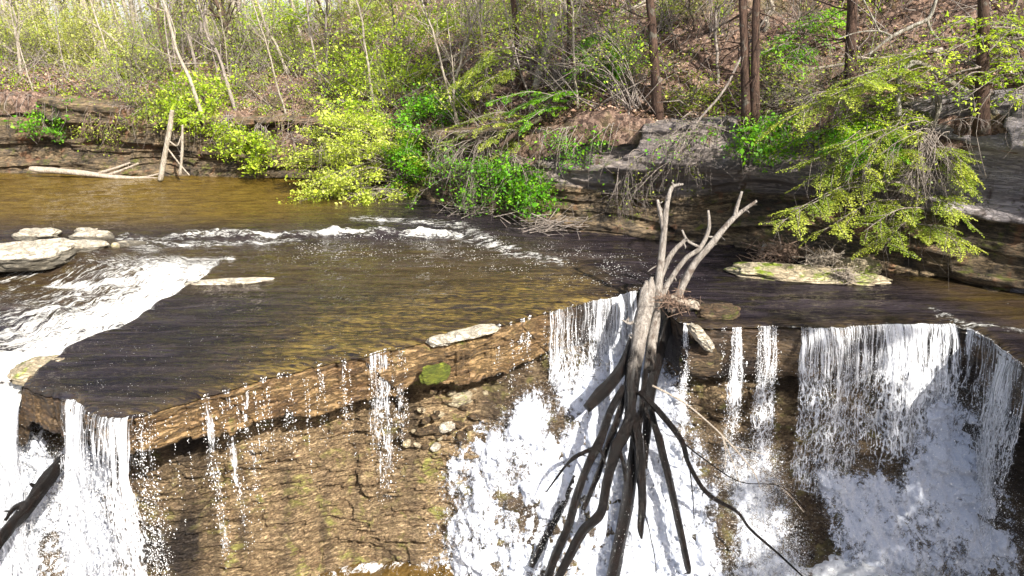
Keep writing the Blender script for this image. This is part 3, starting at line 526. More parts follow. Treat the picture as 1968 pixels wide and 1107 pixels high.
cascade('cascade', [(1395, 850), (1420, 830), (1455, 862), (1492, 845), (1508, 930), (1525, 1020), (1560, 1140), (1360, 1140), (1395, 1000), (1385, 930)], 3.8, 6.6, -4.9, -1.8, 40, .66, seed=2, drop=2500, lift=.08, amp=.1)
cascade('cascade', [(1548, 885), (1620, 915), (1710, 915), (1765, 850), (1790, 742), (1850, 730), (1890, 800), (1930, 890), (1958, 990), (1975, 1140), (1640, 1140), (1600, 1020), (1560, 950)], 5.6, 10.6, -4.9, -.9, 50, .94, seed=3, drop=3000, holes=[(1770, 1040, 50, .35), (1840, 800, 26, .4), (1850, 1060, 30, .3)])
cascade('cascade', [(-60, 760), (60, 790), (120, 850), (250, 860), (232, 950), (240, 1140), (-60, 1140)], -12.5, -5.2, -4.9, -1.2, 40, .70, seed=4, drop=3000, lift=.10)
# spray
C = np.vstack([d[0] for d in drops]); r = np.concatenate([d[1] for d in drops]); q = np.concatenate([d[2] for d in drops])
oc = np.array([[1, 0, 0], [-1, 0, 0], [0, 1, 0], [0, -1, 0], [0, 0, 1], [0, 0, -1]], float); of = np.array([[0, 2, 4], [2, 1, 4], [1, 3, 4], [3, 0, 4], [2, 0, 5], [1, 2, 5], [3, 1, 5], [0, 3, 5]])
V = C[:, None] + oc[None] * r[:, None, None] * np.stack([np.ones_like(q), np.ones_like(q), q], 1)[:, None]
C2 = np.vstack(mists); tt4 = np.array([[1, 1, 1], [1, -1, -1], [-1, 1, -1], [-1, -1, 1]], float); V2 = C2[:, None] + tt4[None] * (.0032 * rng.lognormal(0, .35, len(C2)))[:, None, None]
mesh_np('mist', V2.reshape(-1, 3), (np.array([[0, 1, 2], [0, 3, 1], [0, 2, 3], [1, 3, 2]])[None] + 4 * np.arange(len(C2))[:, None, None]).reshape(-1, 3), M_DROP)['kind'] = 'stuff'
mesh_np('spray', V.reshape(-1, 3), (of[None] + 6 * np.arange(len(C))[:, None, None]).reshape(-1, 3), M_DROP)['kind'] = 'stuff'

# ------------------------------------------------------------------ rocks
def ico(n=4):
    import bmesh; bm = bmesh.new(); bmesh.ops.create_icosphere(bm, subdivisions=n, radius=1); V = np.array([v.co for v in bm.verts]); F = np.array([[v.index for v in f.verts] for f in bm.faces]); bm.free(); return V, F
IV, IF = ico(5); IV3, IF3 = ico(3)
def rock(c, size, mat, label, seed=0, rot=0., tilt=0., blocky=.6, name='boulder', cat='boulder', hi=True, group=None, rough=.16):
    V, F = (IV, IF) if hi else (IV3, IF3)
    r_ = (np.abs(V) ** 4).sum(1, keepdims=True) ** .25; P = V * (1 - blocky) + V / r_ * blocky
    P = P * (1 + rough * fbm(V * 1.3 + seed * 3.1, 4, seed)[:, None] + .05 * fbm(V * st(4, 4, 9) + seed, 3, seed + 4)[:, None])
    P[:, 2] += .05 * np.sign(vn(V * 2.2 + seed, seed))
    P = P * np.asarray(size) * .5; c1, s1 = math.cos(tilt), math.sin(tilt); P = np.stack([P[:, 0] * c1 - P[:, 2] * s1, P[:, 1], P[:, 0] * s1 + P[:, 2] * c1], 1)
    c2, s2 = math.cos(rot), math.sin(rot); P = np.stack([P[:, 0] * c2 - P[:, 1] * s2, P[:, 0] * s2 + P[:, 1] * c2, P[:, 2]], 1)
    o = mesh_np(name, P, F, mat); o.location = c; return tag(o, label, cat, group)
rock(PZ(20, 505, -.05) + (0, .6, .05), (2.5, 1.7, .62), M_RIVER_STONE, 'largest sunlit cream boulder at the left edge above the foaming chute', 1, .1)
rock(PZ(68, 456) + (0, .1, .02), (1.35, .8, .42), M_RIVER_STONE, 'cream flat-topped rock standing behind the largest boulder in the river', 2, -.1)
rock(PZ(160, 478) + (0, .1, 0), (1.25, .8, .40), M_RIVER_STONE, 'rounded cream rock in the rapids in front of two thin flat stones', 3, .1)
rock(PZ(163, 462) + (0, .3, .05), (1.2, .6, .26), M_RIVER_STONE, 'thin cream stone wedged between a rounded rock and a smaller cap stone', 4)
rock(PZ(158, 452) + (0, .3, .05), (.75, .45, .18), M_RIVER_STONE, 'small cream cap stone farthest back in its row of three', 5)
rock(PZ(247, 472) + (0, .1, 0), (.85, .5, .2), M_RIVER_STONE, 'low flat cream stone at the upstream end of the foam line', 6)
rock(PZ(203, 460) + (0, .1, 0), (.4, .35, .2), M_RIVER_STONE, 'smallest pale stone beside the three stacked cream stones', 7, hi=False)
rock(PZ(222, 474) + (0, .1, 0), (.3, .3, .18), M_MOSSY, 'small greenish stone touching the low flat cream stone', 8, hi=False)
rock(PZ(442, 541) + (0, 0, -.03), (2.05, .5, .16), M_PALE, 'long narrow cream slab breaking the water above the dark ledge', 9, .12, .02)
rock(PZ(85, 714, -.2) + (0, .1, -.02), (1.1, .8, .42), M_MOSSY, 'ochre and green mossy rock at the corner between chute and falls', 10, .3)
rock(PZ(108, 760, -.5) + (0, .25, -.25), (1.0, .9, .95), M_MOSSY, 'dark angular block hanging between the two left waterfalls', 11, .2)
rock(PZ(900, 642) + (.0, .10, -.02), (1.3, .5, .10), M_PALE, 'bleached white rock plate on the brink of the long dry ledge', 12, .52, .02)
rock(PZ(843, 655) + (.0, .12, -.05), (.48, .42, .16), M_PALE, 'small white rounded stone next to the bleached plate on the brink', 13, .5)
rock(PZ(838, 717, -.62) + (0, -.02, .0), (.62, .14, .40), M_MOSS, 'bright green mossy lump under the bleached plate on the ledge face', 14, .5)
rock(PY(1347, 648, 14.75), (.80, .40, .24), M_PALE, 'white and ochre tilted stone right of the log jam', 15, .2, -.85)
rock(PY(1350, 690, 15.05), (.9, .5, .7), M_BROWN, 'brown block below the white tilted stone', 16, .1)
rock(PZ(1385, 612) + (0, .3, -.02), (1.0, .7, .36), M_BROWN, 'rounded dark brown rock on the brink behind the white tilted stone', 17, .2)
rock(PZ(1330, 598) + (0, .2, .02), (.42, .36, .26), M_PALE, 'pale stone lodged behind the upper trunks of the log jam', 18, .4, hi=False)
# mossy slab with flood wrack
sl0 = rock(PZ(1555, 535) + (0, .15, .06), (3.7, 1.15, .30), M_MOSSY, 'long tilted mossy slab lying in the river under the hemlock bough', 21, -.17, -.02, .8, 'rock_slab', 'rock slab')
rock(PZ(1640, 505) + (0, .4, .12), (.95, .5, .16), M_GREY, 'flat grey stone resting on the mossy slab by the cliff', 22, .2, .1)
rock(PZ(1660, 530) + (0, .35, .12), (1.3, .8, .45), M_MOSSY, 'brown rock behind the right end of the mossy slab', 23, .1)
rock(PZ(1955, 556) + (0, 0, 0), (.5, .6, .5), M_GREY, 'grey stone in the water at the right edge of the photo', 24, .2, hi=False)
for i, (a, b, s_, ry_) in enumerate(((812, 829, .26, 14.9), (830, 826, .28, 14.9), (859, 821, .36, 14.9), (818, 858, .16, 14.5), (837, 859, .26, 14.5), (887, 838, .32, 14.6))):
    lab = ['small tan stone at the left end of a row on the shelf', 'middle tan stone of the row lying on the shelf', 'largest tan slab stone of the row on the shelf', 'tiny dark-sided chip stone on the shelf left of a white wedge', 'white wedge-shaped stone on the shelf below the tan row', 'reddish-brown stone on the shelf touching the white water'][i]
    rz = (ray(a, b)[2] / ray(a, b)[1]) * ry_ + 6; yy = float(face_y(np.array([PY(a, b, ry_)[0]]), np.array([rz]))[0]) - .12
    rock(PY(a, b, yy), (s_, s_ * .7, s_ * .5), M_PALE if i in (2, 4) else M_BROWN, lab, 30 + i, .3 * i, hi=False, name='stone', cat='stone')
rock(PY(880, 765, 15.1), (.62, .5, .34), M_MOSSY, 'dark green block tucked under the ledge above the tan stones', 41, .2)
rgs = np.random.default_rng(31)
for k in range(46):
    a, b = rgs.uniform(770, 950), rgs.uniform(748, 860); y0 = 15.3 - (b - 740) * .008; z0 = PY(a, b, y0)[2]; y1 = float(face_y(np.array([PY(a, b, y0)[0]]), np.array([z0]))[0]) - rgs.uniform(.08, .2); w_ = rgs.uniform(.08, .26)
    rock(PY(a, b, y1), (w_, w_ * .7, w_ * .42), M_BROWN if k % 4 else M_MOSSY, 'small broken stone in the rubble under the overhanging ledge', 60 + k, rgs.uniform(0, 3), rgs.normal(0, .2), hi=False, name='rubble_stone', cat='stone', group='rubble under the ledge')
# ------------------------------------------------------------------ driftwood
def jam(py): return 16.0 - (py - 560) * .0068 if py > 560 else 16.0 + (560 - py) * .0022
def pxline(pts, dep, off=0.):                     # (px, py, width px) along a piece -> world points and radii
    P, r_ = [], []
    for q in pts:
        y = (dep(q[1]) if callable(dep) else dep) + off; w = PY(q[0], q[1], y); P.append(w); r_.append(q[2] * .76 * y / .95 / FPX / 2)
    return np.array(P), np.array(r_)
def pieces(name, label, cat, mat, lines, dep, k=12, rough=.16, seed=0, off=0., group=None, n=None, stubs=7):
    mb = MB()
    for j, L in enumerate(lines):
        o_ = off
        P, r_ = pxline(L, dep, o_); m_ = n or max(10, int(np.linalg.norm(np.diff(P, axis=0), axis=1).sum() / .05)); m_ = min(m_, 220)
        C = smooth_line(np.hstack([P, r_[:, None]]), m_); mb.tube(C[:, :3], np.maximum(C[:, 3], .003), k if r_.max() > .04 else 6, rough, seed + j)
        rg = np.random.default_rng(seed * 7 + j)
        for q in range(stubs if r_.max() > .05 else 0):    # broken twigs and torn fibres
            t_ = rg.integers(2, m_ - 2); d_ = unit(rg.normal(0, 1, 3) * (1, .8, .6) + unit(C[t_, :3] - C[t_ - 1, :3]) * rg.choice([-.9, .9])); p_ = C[t_, :3] + d_ * C[t_, 3] * .7; l_ = rg.uniform(.04, .17); mb.tube(np.array([p_, p_ + d_ * l_ * .5 + rg.normal(0, .012, 3), p_ + d_ * l_]), np.array([.018, .012, .004]) * rg.uniform(.5, 1.3), 5, .1, q)
    o = mb.build(name, mat); return tag(o, label, cat, group)
Jm = jam
pieces('driftwood_log', 'stripped grey trunk forking into two wet legs in the middle of the jam', 'log', M_DRIFT, [
    [(1252, 532, 5), (1250, 548, 17), (1246, 580, 26), (1236, 632, 30), (1224, 700, 28), (1214, 770, 24)], [(1236, 552, 6), (1234, 566, 15), (1229, 600, 20), (1221, 660, 20), (1213, 740, 16)],
    [(1243, 539, 6), (1242, 556, 20), (1240, 590, 30), (1229, 640, 34), (1217, 723, 36), (1211, 800, 34), (1196, 840, 30), (1184, 862, 28), (1166, 927, 25), (1154, 985, 27), (1120, 1022, 25), (1092, 1074, 24), (1068, 1120, 24)],
    [(1211, 790, 30), (1224, 836, 28), (1231, 892, 25), (1234, 962, 23), (1231, 1012, 17), (1233, 1036, 5)], [(1186, 858, 12), (1198, 890, 11), (1202, 925, 9)],
    [(1232, 610, 12), (1212, 622, 8), (1196, 615, 4)], [(1232, 640, 10), (1216, 650, 6), (1208, 644, 3)]], Jm, 18, .26, 1, -.12)
pieces('driftwood_log', 'pale dead tree with bare forked antlers rising above the jam', 'log', M_DRIFT, [
    [(1247, 712, 26), (1257, 625, 28), (1264, 562, 24), (1271, 498, 19), (1276, 449, 16), (1282, 393, 13), (1290, 362, 9), (1300, 356, 7), (1313, 354, 5)], [(1276, 450, 12), (1269, 410, 10), (1263, 384, 8)], [(1285, 378, 7), (1294, 358, 6), (1291, 350, 5)],
    [(1290, 600, 24), (1303, 569, 22), (1331, 512, 18), (1366, 470, 17), (1408, 421, 12), (1454, 386, 7)], [(1412, 416, 11), (1417, 395, 9), (1426, 368, 6)],
    [(1268, 580, 18), (1282, 548, 15), (1317, 498, 12), (1345, 477, 11), (1362, 440, 9), (1361, 404, 6)], [(1347, 476, 8), (1322, 463, 7), (1311, 442, 5)], [(1358, 455, 6), (1370, 455, 4)],
    [(1264, 545, 16), (1289, 491, 13), (1315, 463, 10), (1320, 460, 8)], [(1273, 505, 5), (1256, 514, 4), (1245, 522, 2)]], Jm, 14, .12, 11, .15)
pieces('driftwood_log', 'soaked dark log with a blunt end pointing down left in the jam', 'log', M_DRIFTD, [[(1222, 650, 28), (1205, 690, 30), (1183, 727, 32), (1155, 758, 34), (1128, 786, 26)]], Jm, 16, .2, 21, .05)
pieces('driftwood_log', 'long wet log with broken brown top leaning left of the forked trunk', 'log', M_DRIFTD, [[(1199, 742, 12), (1188, 764, 20), (1172, 795, 22), (1155, 843, 25), (1131, 892, 25), (1110, 948, 23), (1092, 1011, 24), (1064, 1074, 22), (1050, 1120, 22)],
    [(1146, 860, 14), (1124, 868, 12), (1106, 878, 11), (1090, 892, 8), (1072, 915, 6), (1050, 945, 3)], [(1152, 860, 10), (1160, 880, 8), (1163, 893, 5)]], Jm, 14, .2, 31, -.25)
pieces('driftwood_log', 'thin black log pressed behind the long leaning one', 'log', M_DRIFTD, [[(1205, 735, 16), (1192, 790, 18), (1170, 850, 18), (1150, 910, 16), (1120, 980, 14)]], Jm, 10, .18, 41, .05)
pieces('driftwood_log', 'thickest black wet log standing in the foam at the bottom centre', 'log', M_DRIFTD, [[(1232, 790, 20), (1222, 840, 28), (1214, 913, 33), (1204, 983, 35), (1190, 1046, 38), (1174, 1120, 40)]], Jm, 16, .14, 51, .1)
pieces('driftwood_log', 'straight dark log leaning right of the jam with its end above the foam', 'log', M_DRIFTD, [[(1250, 780, 16), (1258, 815, 19), (1268, 850, 21), (1292, 948, 21), (1313, 1046, 21), (1322, 1090, 20), (1325, 1103, 8)]], Jm, 14, .13, 61, -.05)
pieces('driftwood_branch', 'long black branch curving away right from the jam across the falls', 'branch', M_DRIFTD, [[(1229, 752, 16), (1268, 793, 16), (1310, 848, 15), (1324, 892, 13), (1359, 948, 13), (1415, 983, 9), (1443, 1018, 9), (1499, 1067, 7), (1550, 1115, 5)], [(1312, 850, 6), (1350, 880, 4), (1420, 925, 3), (1500, 935, 2), (1550, 982, 1.5)], [(1326, 905, 4), (1332, 960, 3), (1334, 1020, 2)]], Jm, 8, .15, 71, -.3)
pieces('driftwood_branch', 'thin pale twiggy branch reaching right from the jam above the black branch', 'branch', M_DRY, [[(1254, 741, 6), (1300, 765, 6), (1331, 786, 5), (1387, 836, 5), (1443, 899, 3.5), (1462, 940, 2)], [(1387, 836, 3), (1405, 880, 2.5), (1425, 935, 1.5)], [(1387, 836, 3), (1395, 870, 2), (1393, 900, 1.5)], [(1410, 858, 2.5), (1450, 868, 2), (1480, 878, 1.4)], [(1500, 935, 2), (1525, 960, 2), (1545, 985, 1.5)]], Jm, 6, .1, 81, -.4)
pieces('driftwood_log', 'dark log standing close behind the forked trunk on its right side', 'log', M_DRIFTD, [[(1290, 600, 26), (1278, 640, 30), (1262, 700, 32), (1250, 760, 28), (1243, 830, 24), (1238, 900, 20)]], Jm, 14, .2, 91, .25)
pieces('driftwood_log', 'narrow grey log between the forked trunk and the dark log behind it', 'log', M_DRIFT, [[(1262, 600, 16), (1252, 650, 18), (1240, 720, 16), (1232, 790, 12)]], Jm, 10, .2, 95, .05)
pieces('driftwood_log', 'short pale log lying crosswise behind the top of the jam', 'log', M_DRY, [[(1290, 570, 12), (1315, 582, 16), (1343, 592, 15)]], lambda y: 15.75, 12, .14, 97)
pieces('root', 'thin dark root hanging from the forked trunk over the foam', 'root', M_DRIFTD, [[(1238, 985, 4), (1246, 1010, 3.5), (1252, 1040, 3), (1258, 1070, 3), (1261, 1098, 2)]], Jm, 6, .1, 99, -.15)
pieces('fallen_log', 'dark soaked trunk lying diagonally between the two left waterfalls', 'log', M_DRIFTD, [[(128, 878, 24), (100, 912, 30), (62, 960, 30), (25, 1005, 34), (-30, 1080, 38)], [(95, 925, 16), (70, 935, 12), (58, 930, 6)], [(52, 968, 18), (30, 975, 14), (10, 1000, 8)]], lambda y: 12.0 - (y - 880) * .004, 16, .34, 103, stubs=2)
pieces('sunken_piece', 'blurred brown piece half buried in the white cascade left of the jam', 'log', M_DRIFTD, [[(1105, 915, 14), (1080, 975, 20), (1050, 1030, 20), (1020, 1090, 16)]], lambda y: 14.05 - (y - 900) * .0075, 10, .18, 105)  # dark brown tapering piece set into the white cascade
def twigs(name, label, c, n, rad, L, mat, seed, thick=.008, group=None, flat=.5):
    rg = np.random.default_rng(seed); mb = MB()
    for i in range(n):
        d = unit(rg.normal(0, 1, 3) * np.array([1, 1, flat])); p = np.asarray(c) + rg.normal(0, 1, 3) * np.asarray(rad); l = L * rg.uniform(.4, 1.2); b = rg.normal(0, .16, 3) * l
        P = np.array([p - d * l / 2, p + b * .4, p + d * l / 2 + b]); mb.tube(smooth_line(P, 7), np.linspace(1, .4, 7) * thick * rg.uniform(.5, 1.5), 5, 0, 0, rg.random())
    return tag(mb.build(name, mat), label, 'driftwood', group)
twigs('twig_pile', 'tangle of thin roots caught behind the top of the log jam', PY(1295, 580, 15.7), 130, (.22, .14, .10), .42, M_TWIG, 3)
twigs('twig_pile', 'grey-brown wrack pile on the upstream end of the mossy slab', PZ(1500, 512) + (0, .3, .30), 240, (.36, .16, .13), .55, M_TWIG, 4, .011)
twigs('twig_pile', 'pale twig tangle on the middle of the mossy slab', PZ(1585, 527) + (0, .2, .32), 190, (.26, .14, .12), .46, M_DRY, 5, .010)
twigs('twig_pile', 'small straw-coloured root clump on the front of the mossy slab', PZ(1620, 545) + (0, .0, .22), 120, (.13, .09, .09), .40, M_DRY, 6, .011)
twigs('brush_pile', 'grey brush pile of bare branches at the foot of the bank', PZ(1060, 445) + (0, .1, .12), 110, (.75, .30, .14), 1.5, M_GBARK, 8, .014, flat=.25)
twigs('brush_pile', 'sparse fallen branches at the waterline below the middle of the bank', PZ(915, 418) + (0, .1, .15), 80, (.7, .3, .2), 1.3, M_GBARK, 9, .012, flat=.35)
pieces('driftwood_log', 'short weathered log propped in the wrack pile of the mossy slab', 'log', M_DRY, [[(1462, 490, 6), (1472, 470, 10), (1500, 478, 12), (1520, 492, 10)]], lambda y: 19.7, 10, .16, 111)
pieces('driftwood_log', 'short grey log at the back of the mossy slab near the cliff', 'log', M_GBARK, [[(1645, 484, 8), (1665, 488, 12), (1700, 494, 11)]], lambda y: 19.6, 10, .16, 113)
pieces('driftwood_log', 'long bleached log lying along the far left waterline', 'log', M_DRY, [[(58, 324, 12), (75, 326, 16), (150, 332, 14), (230, 341, 11), (300, 344, 8), (390, 346, 4)], [(190, 333, 8), (225, 322, 6), (250, 313, 5)], [(205, 337, 7), (240, 325, 6), (266, 314, 5)], [(245, 342, 6), (280, 340, 5), (312, 332, 3)]], lambda y: 31.0, 10, .14, 115)
pieces('fallen_log', 'smooth white fallen log high on the slope left of centre', 'log', M_PBARK, [[(1030, 168, 16), (1042, 120, 19), (1058, 70, 18), (1066, 30, 14)]], lambda y: 26.9 + (168 - y) * .02, 10, .1, 117)
pieces('fallen_log', 'cream fallen trunk lying across the upper slope to the right', 'log', M_PBARK, [[(1050, 75, 10), (1110, 55, 13), (1165, 35, 14), (1215, 5, 13), (1240, -20, 12)]], lambda y: 29.6 + (75 - y) * .02, 10, .12, 119)
pieces('fallen_log', 'pale fallen stem slanting down the far left slope', 'log', M_PBARK, [[(275, 128, 6), (235, 92, 6), (200, 60, 5), (150, 32, 4)]], lambda y: 36.5 + (128 - y) * .03, 8, .1, 121)
pieces('fallen_log', 'mossy grey log jammed in the bank above the blue-grey cliff block', 'log', M_BARK, [[(960, 282, 9), (985, 262, 12), (1015, 240, 14), (1040, 228, 12)]], lambda y: 24.4, 10, .15, 123)

# ------------------------------------------------------------------ trees and shrubs
def rdir(rg, d, ang):
    p = unit(np.cross(d, rg.normal(0, 1, 3))); return unit(d * math.cos(ang) + p * math.sin(ang))
def grow(rg, out, tips, p, d, L, r, lvl, up=.1, wob=.18, nb=(4, 7), ang=(.5, 1.), ratio=.55, t0=.25):
    n = 7; P = [np.asarray(p, float)]; dd_ = unit(d)
    for i in range(n - 1):
        dd_ = unit(dd_ + rg.normal(0, wob, 3) + np.array([0, 0, up])); P.append(P[-1] + dd_ * L / (n - 1))
    P = np.array(P); out.append((P, np.linspace(r, r * .35, n)))
    if lvl == 0:
        for i in range(2, n): tips.append((P[i], dd_))
        return
    for i in range(rg.integers(*nb)):
        t = rg.uniform(t0, 1); k = min(int(t * (n - 1)), n - 2); q = P[k] + (P[k + 1] - P[k]) * (t * (n - 1) - k)
        grow(rg, out, tips, q, rdir(rg, unit(P[k + 1] - P[k]), rg.uniform(*ang)), L * ratio * rg.uniform(.6, 1.15) * (1.15 - .5 * t), max(r * .42 * (1.2 - .5 * t), .003), lvl - 1, up, wob, nb, ang, ratio, .2)
def leafcloud(mb, rg, pts, n, size, spread, flat=.6):
    k = rg.integers(0, len(pts), n); C = pts[k] + rg.normal(0, 1, (n, 3)) * spread * np.array([.8, .8, .34]); A = rg.normal(0, 1, (n, 3)) * np.array([1, 1, .6])
    N = rg.normal(0, .6, (n, 3)) + np.array([0, 0, flat]); s_ = size * .9 * rg.lognormal(0, .42, n); cl = (np.sin(k * 12.9898) * 43758.5) % 1
    mb.leaves(C, A, N, s_, s_ * .62, np.clip(.10 + .75 * cl + rg.normal(0, .18, n), 0, 1))
def trunk_line(b, t, rg, n=14, wob=.05):
    P = b[None] + (t - b)[None] * np.linspace(0, 1, n)[:, None]; return P + np.cumsum(rg.normal(0, wob, (n, 3)), 0) * np.sin(np.linspace(0, math.pi, n))[:, None] * np.array([1, 1, 0])
def hemspray(rg, mbw, mbl, p, d, L, droop=.25, lw=.055, gap=.075, colr=(.2, .9), step=.05):
    n = 9; P = [np.asarray(p, float)]; dd_ = unit(d)
    for i in range(n - 1): dd_ = unit(dd_ + np.array([0, 0, -droop / n * 1.6]) + rg.normal(0, .05, 3)); P.append(P[-1] + dd_ * L / (n - 1))
    P = np.array(P); mbw.tube(P, np.linspace(.006 + .006 * L, .002, n), 4)
    sd = unit(np.cross(dd_, (0, 0, 1.))); m_ = max(4, int(L / gap)); cc = rg.uniform(*colr)
    C, A, aa = [], [], []
    for i in range(m_):
        t = (i + .5) / m_; q = P[0] + 0 * P[0]; f = t * (n - 1); k = min(int(f), n - 2); q = P[k] + (P[k + 1] - P[k]) * (f - k); ax = unit(P[k + 1] - P[k])
        for s_ in (-1, 1):
            l = L * .42 * (1.05 - t) * rg.uniform(.6, 1.2) * min(1, t * 5 + .3); di = unit(ax * .65 + sd * s_ * .8 + np.array([0, 0, -.12]) + rg.normal(0, .1, 3)); e = max(1, int(l / step))
            for j in range(e):
                w = q + di * l * (j + .5) / e + np.array([0, 0, -.10 * l * ((j + .5) / e) ** 2]); C += [w, w]; A += [unit(di + sd * .9 + rg.normal(0, .25, 3)), unit(di - sd * .9 + rg.normal(0, .25, 3))]; v_ = np.clip(cc + .25 * (t - .5) + rg.normal(0, .1), 0, 1); aa += [v_, v_]
    if C: C = np.array(C); mbl.leaves(C, np.array(A), np.array([0, 0, 1.]) + rg.normal(0, .35, (len(C), 3)), lw, lw * .5, np.array(aa))

def hemlock(px, py, topx, w, label, seed, H=11, mat=M_HBARK, low=2.0, dead=14, crown=True, deadside=None):
    rg = np.random.default_rng(seed); b = hit(px, py); y = b[1]; r0 = w * .8 * y / .95 / FPX / 2; tp = PY(topx, 0, y); d = unit(tp - b); t = b + d * H
    o = thing('hemlock_tree', b, label, 'tree'); mb = MB(); T = trunk_line(b - d * .3, t, rg, 22, .03); mb.tube(T, r0 * np.linspace(1.0, .45, 22) * (1 + .5 * np.exp(-np.arange(22) * .9)), 12, .12, seed)
    for i in range(dead):
        k = rg.uniform(.06, .36) * 21; q = T[int(k)]; a = deadside if deadside is not None and rg.random() < .7 else rg.uniform(0, 6.28); a += rg.normal(0, .5); dr = np.array([math.cos(a), math.sin(a), rg.uniform(-.35, .15)])
        out, tips = [], []; grow(rg, out, tips, q, dr, rg.uniform(1.0, 2.6), .022, 1, -.05, .14, (3, 6), (.4, .9), .5)
        for P, r_ in out: mb.tube(P, r_, 4)
    mb.build('trunk', mat, o)
    if crown:
        ml, mw = MB(), MB()
        for i in range(20):
            f = rg.uniform(.62, 1.); q = T[min(int(f * 21), 21)]; a = rg.uniform(0, 6.28); L = (1.15 - f) * 3.4 + .4; dr = unit(np.array([math.cos(a), math.sin(a), rg.uniform(-.1, .15)]))
            for j in range(4): hemspray(rg, mw, ml, q + dr * L * (.15 + .22 * j), unit(dr + rg.normal(0, .45, 3) * np.array([1, 1, .2])), L * .55, .5, .14, .16)
            mw.tube(np.array([q, q + dr * L * .5 + (0, 0, -.1), q + dr * L + (0, 0, -.4)]), [.03, .018, .006], 4)
        ml.build('crown', M_OLV, o); mw.build('branch', M_HBARK, o)
    return o
HEM = [(1266, 232, 1250, 21, 'hemlock with tall straight brown trunk rooted above the blue-grey cliff block', 0, 3.4, 1),
       (1436, 236, 1426, 19, 'left trunk of the reddish hemlock pair standing on the cliff top', 1, 2, 1), (1450, 238, 1449, 18, 'right trunk of the reddish hemlock pair standing on the cliff top', 2, .5, 1),
       (1000, 172, 986, 13, 'dark hemlock with drooping bare branches beside the white fallen log', 3, 3.14, 1), (1096, 135, 1093, 12, 'slim grey-green hemlock right of the white fallen log', 4, 0, 1),
       (1886, 232, 1892, 24, 'stout reddish hemlock trunk behind the leafy bough at right', 5, 1, 1), (1634, 175, 1636, 22, 'reddish hemlock trunk half hidden by twigs right of the pair', 6, 2, 1)]
for a in HEM: hemlock(a[0], a[1], a[2], a[3], a[4], 200 + a[5], deadside=a[6], H=16.5)

def sapling(px, py, topx, topy, w, label, seed, leaf=None, nl=1500, size=.07, mat=M_GBARK, lvl=2, spread=.16, group=None, extra=.6, nb=(4, 7), name='sapling', b=None, H=None, L=None):
    rg = np.random.default_rng(seed); b = hit(px, py) if b is None else np.asarray(b); y = b[1]; r0 = max(w * y / .95 / FPX / 2, .012); tp = PY(topx, topy, y + rg.uniform(-.4, .4)); d = tp - b; t = b + d * (1 + extra)
    o = thing(name, b, label, 'tree', group); mb = MB(); T = trunk_line(b - unit(d) * .2, t, rg, 16, .05); mb.tube(T, r0 * np.linspace(1.05, .35, 16), 7, .08, seed); tips = []
    Lt = np.linalg.norm(t - b)
    for i in range(rg.integers(9, 14)):
        f = rg.uniform(.22, 1) * 15; k = min(int(f), 14); q = T[k] + (T[k + 1] - T[k]) * (f - k); out = []
        grow(rg, out, tips, q, rdir(rg, unit(T[k + 1] - T[k]), rg.uniform(.5, 1.1)), (L or Lt * .33) * rg.uniform(.6, 1.2), r0 * .35, lvl - 1, .06, .16, nb, (.4, .9), .55)
        for P, r_ in out: mb.tube(P, r_, 4)
    mb.build('trunk', mat, o)
    if leaf and nl:
        ml = MB(); leafcloud(ml, rg, np.array([q[0] for q in tips]), nl, size, spread); ml.build('crown', leaf, o)
    return o
def shrub(px, py, rx, ry, n, leaf, size, label, seed, dep=None, base=None, bark=M_GBARK, clumps=26, stems=9, flat=.6, name='shrub', group=None, ydepth=.8, sig=.16, twl=.5, tw=3, cat='shrub'):
    rg = np.random.default_rng(seed)
    if dep is None: dep = hit(px, py + ry * .6)[1] - .1; ydepth = .35
    y = dep; c = PY(px, py, y); s_ = y / .95 / FPX; bs_ = PY(*base, y + .7) if base else c - np.array([0, -.4, ry * s_]); o = thing(name, bs_, label, cat, group)
    K = rg.normal(0, .62, (clumps, 3)); q_ = np.linalg.norm(K, axis=1, keepdims=True); K = K / np.maximum(1, q_ / rg.uniform(.75, 1.3, (clumps, 1))); K = c + K * np.array([rx * s_, rx * s_ * ydepth, ry * s_]); ms = MB(); pts = []
    for i, k in enumerate(K):
        h = bs_ + rg.normal(0, .12, 3); md = (h + k) / 2 + rg.normal(0, .12, 3) + np.array([0, 0, .12 * np.linalg.norm(k - h)]); P = smooth_line(np.array([h, md, k]), 9); ms.tube(P, np.linspace(.016, .005, 9), 4); pts += list(P[5:])
        for j in range(tw):
            q = k + rg.normal(0, sig, 3) * 1.2; dr = unit(q - md + rg.normal(0, .4, 3)); l = twl * rg.uniform(.5, 1.2); tw_ = np.array([P[6], P[6] * .3 + q * .7 + rg.normal(0, .04, 3), q + dr * l * .5]); ms.tube(tw_, [.006, .004, .002], 3); pts += [tw_[1], tw_[2], (tw_[1] + tw_[2]) / 2, q]
    ms.build('stem', bark, o)
    if n: ml = MB(); leafcloud(ml, rg, np.array(pts), n, size, sig, flat); ml.build('foliage', leaf, o)
    return o
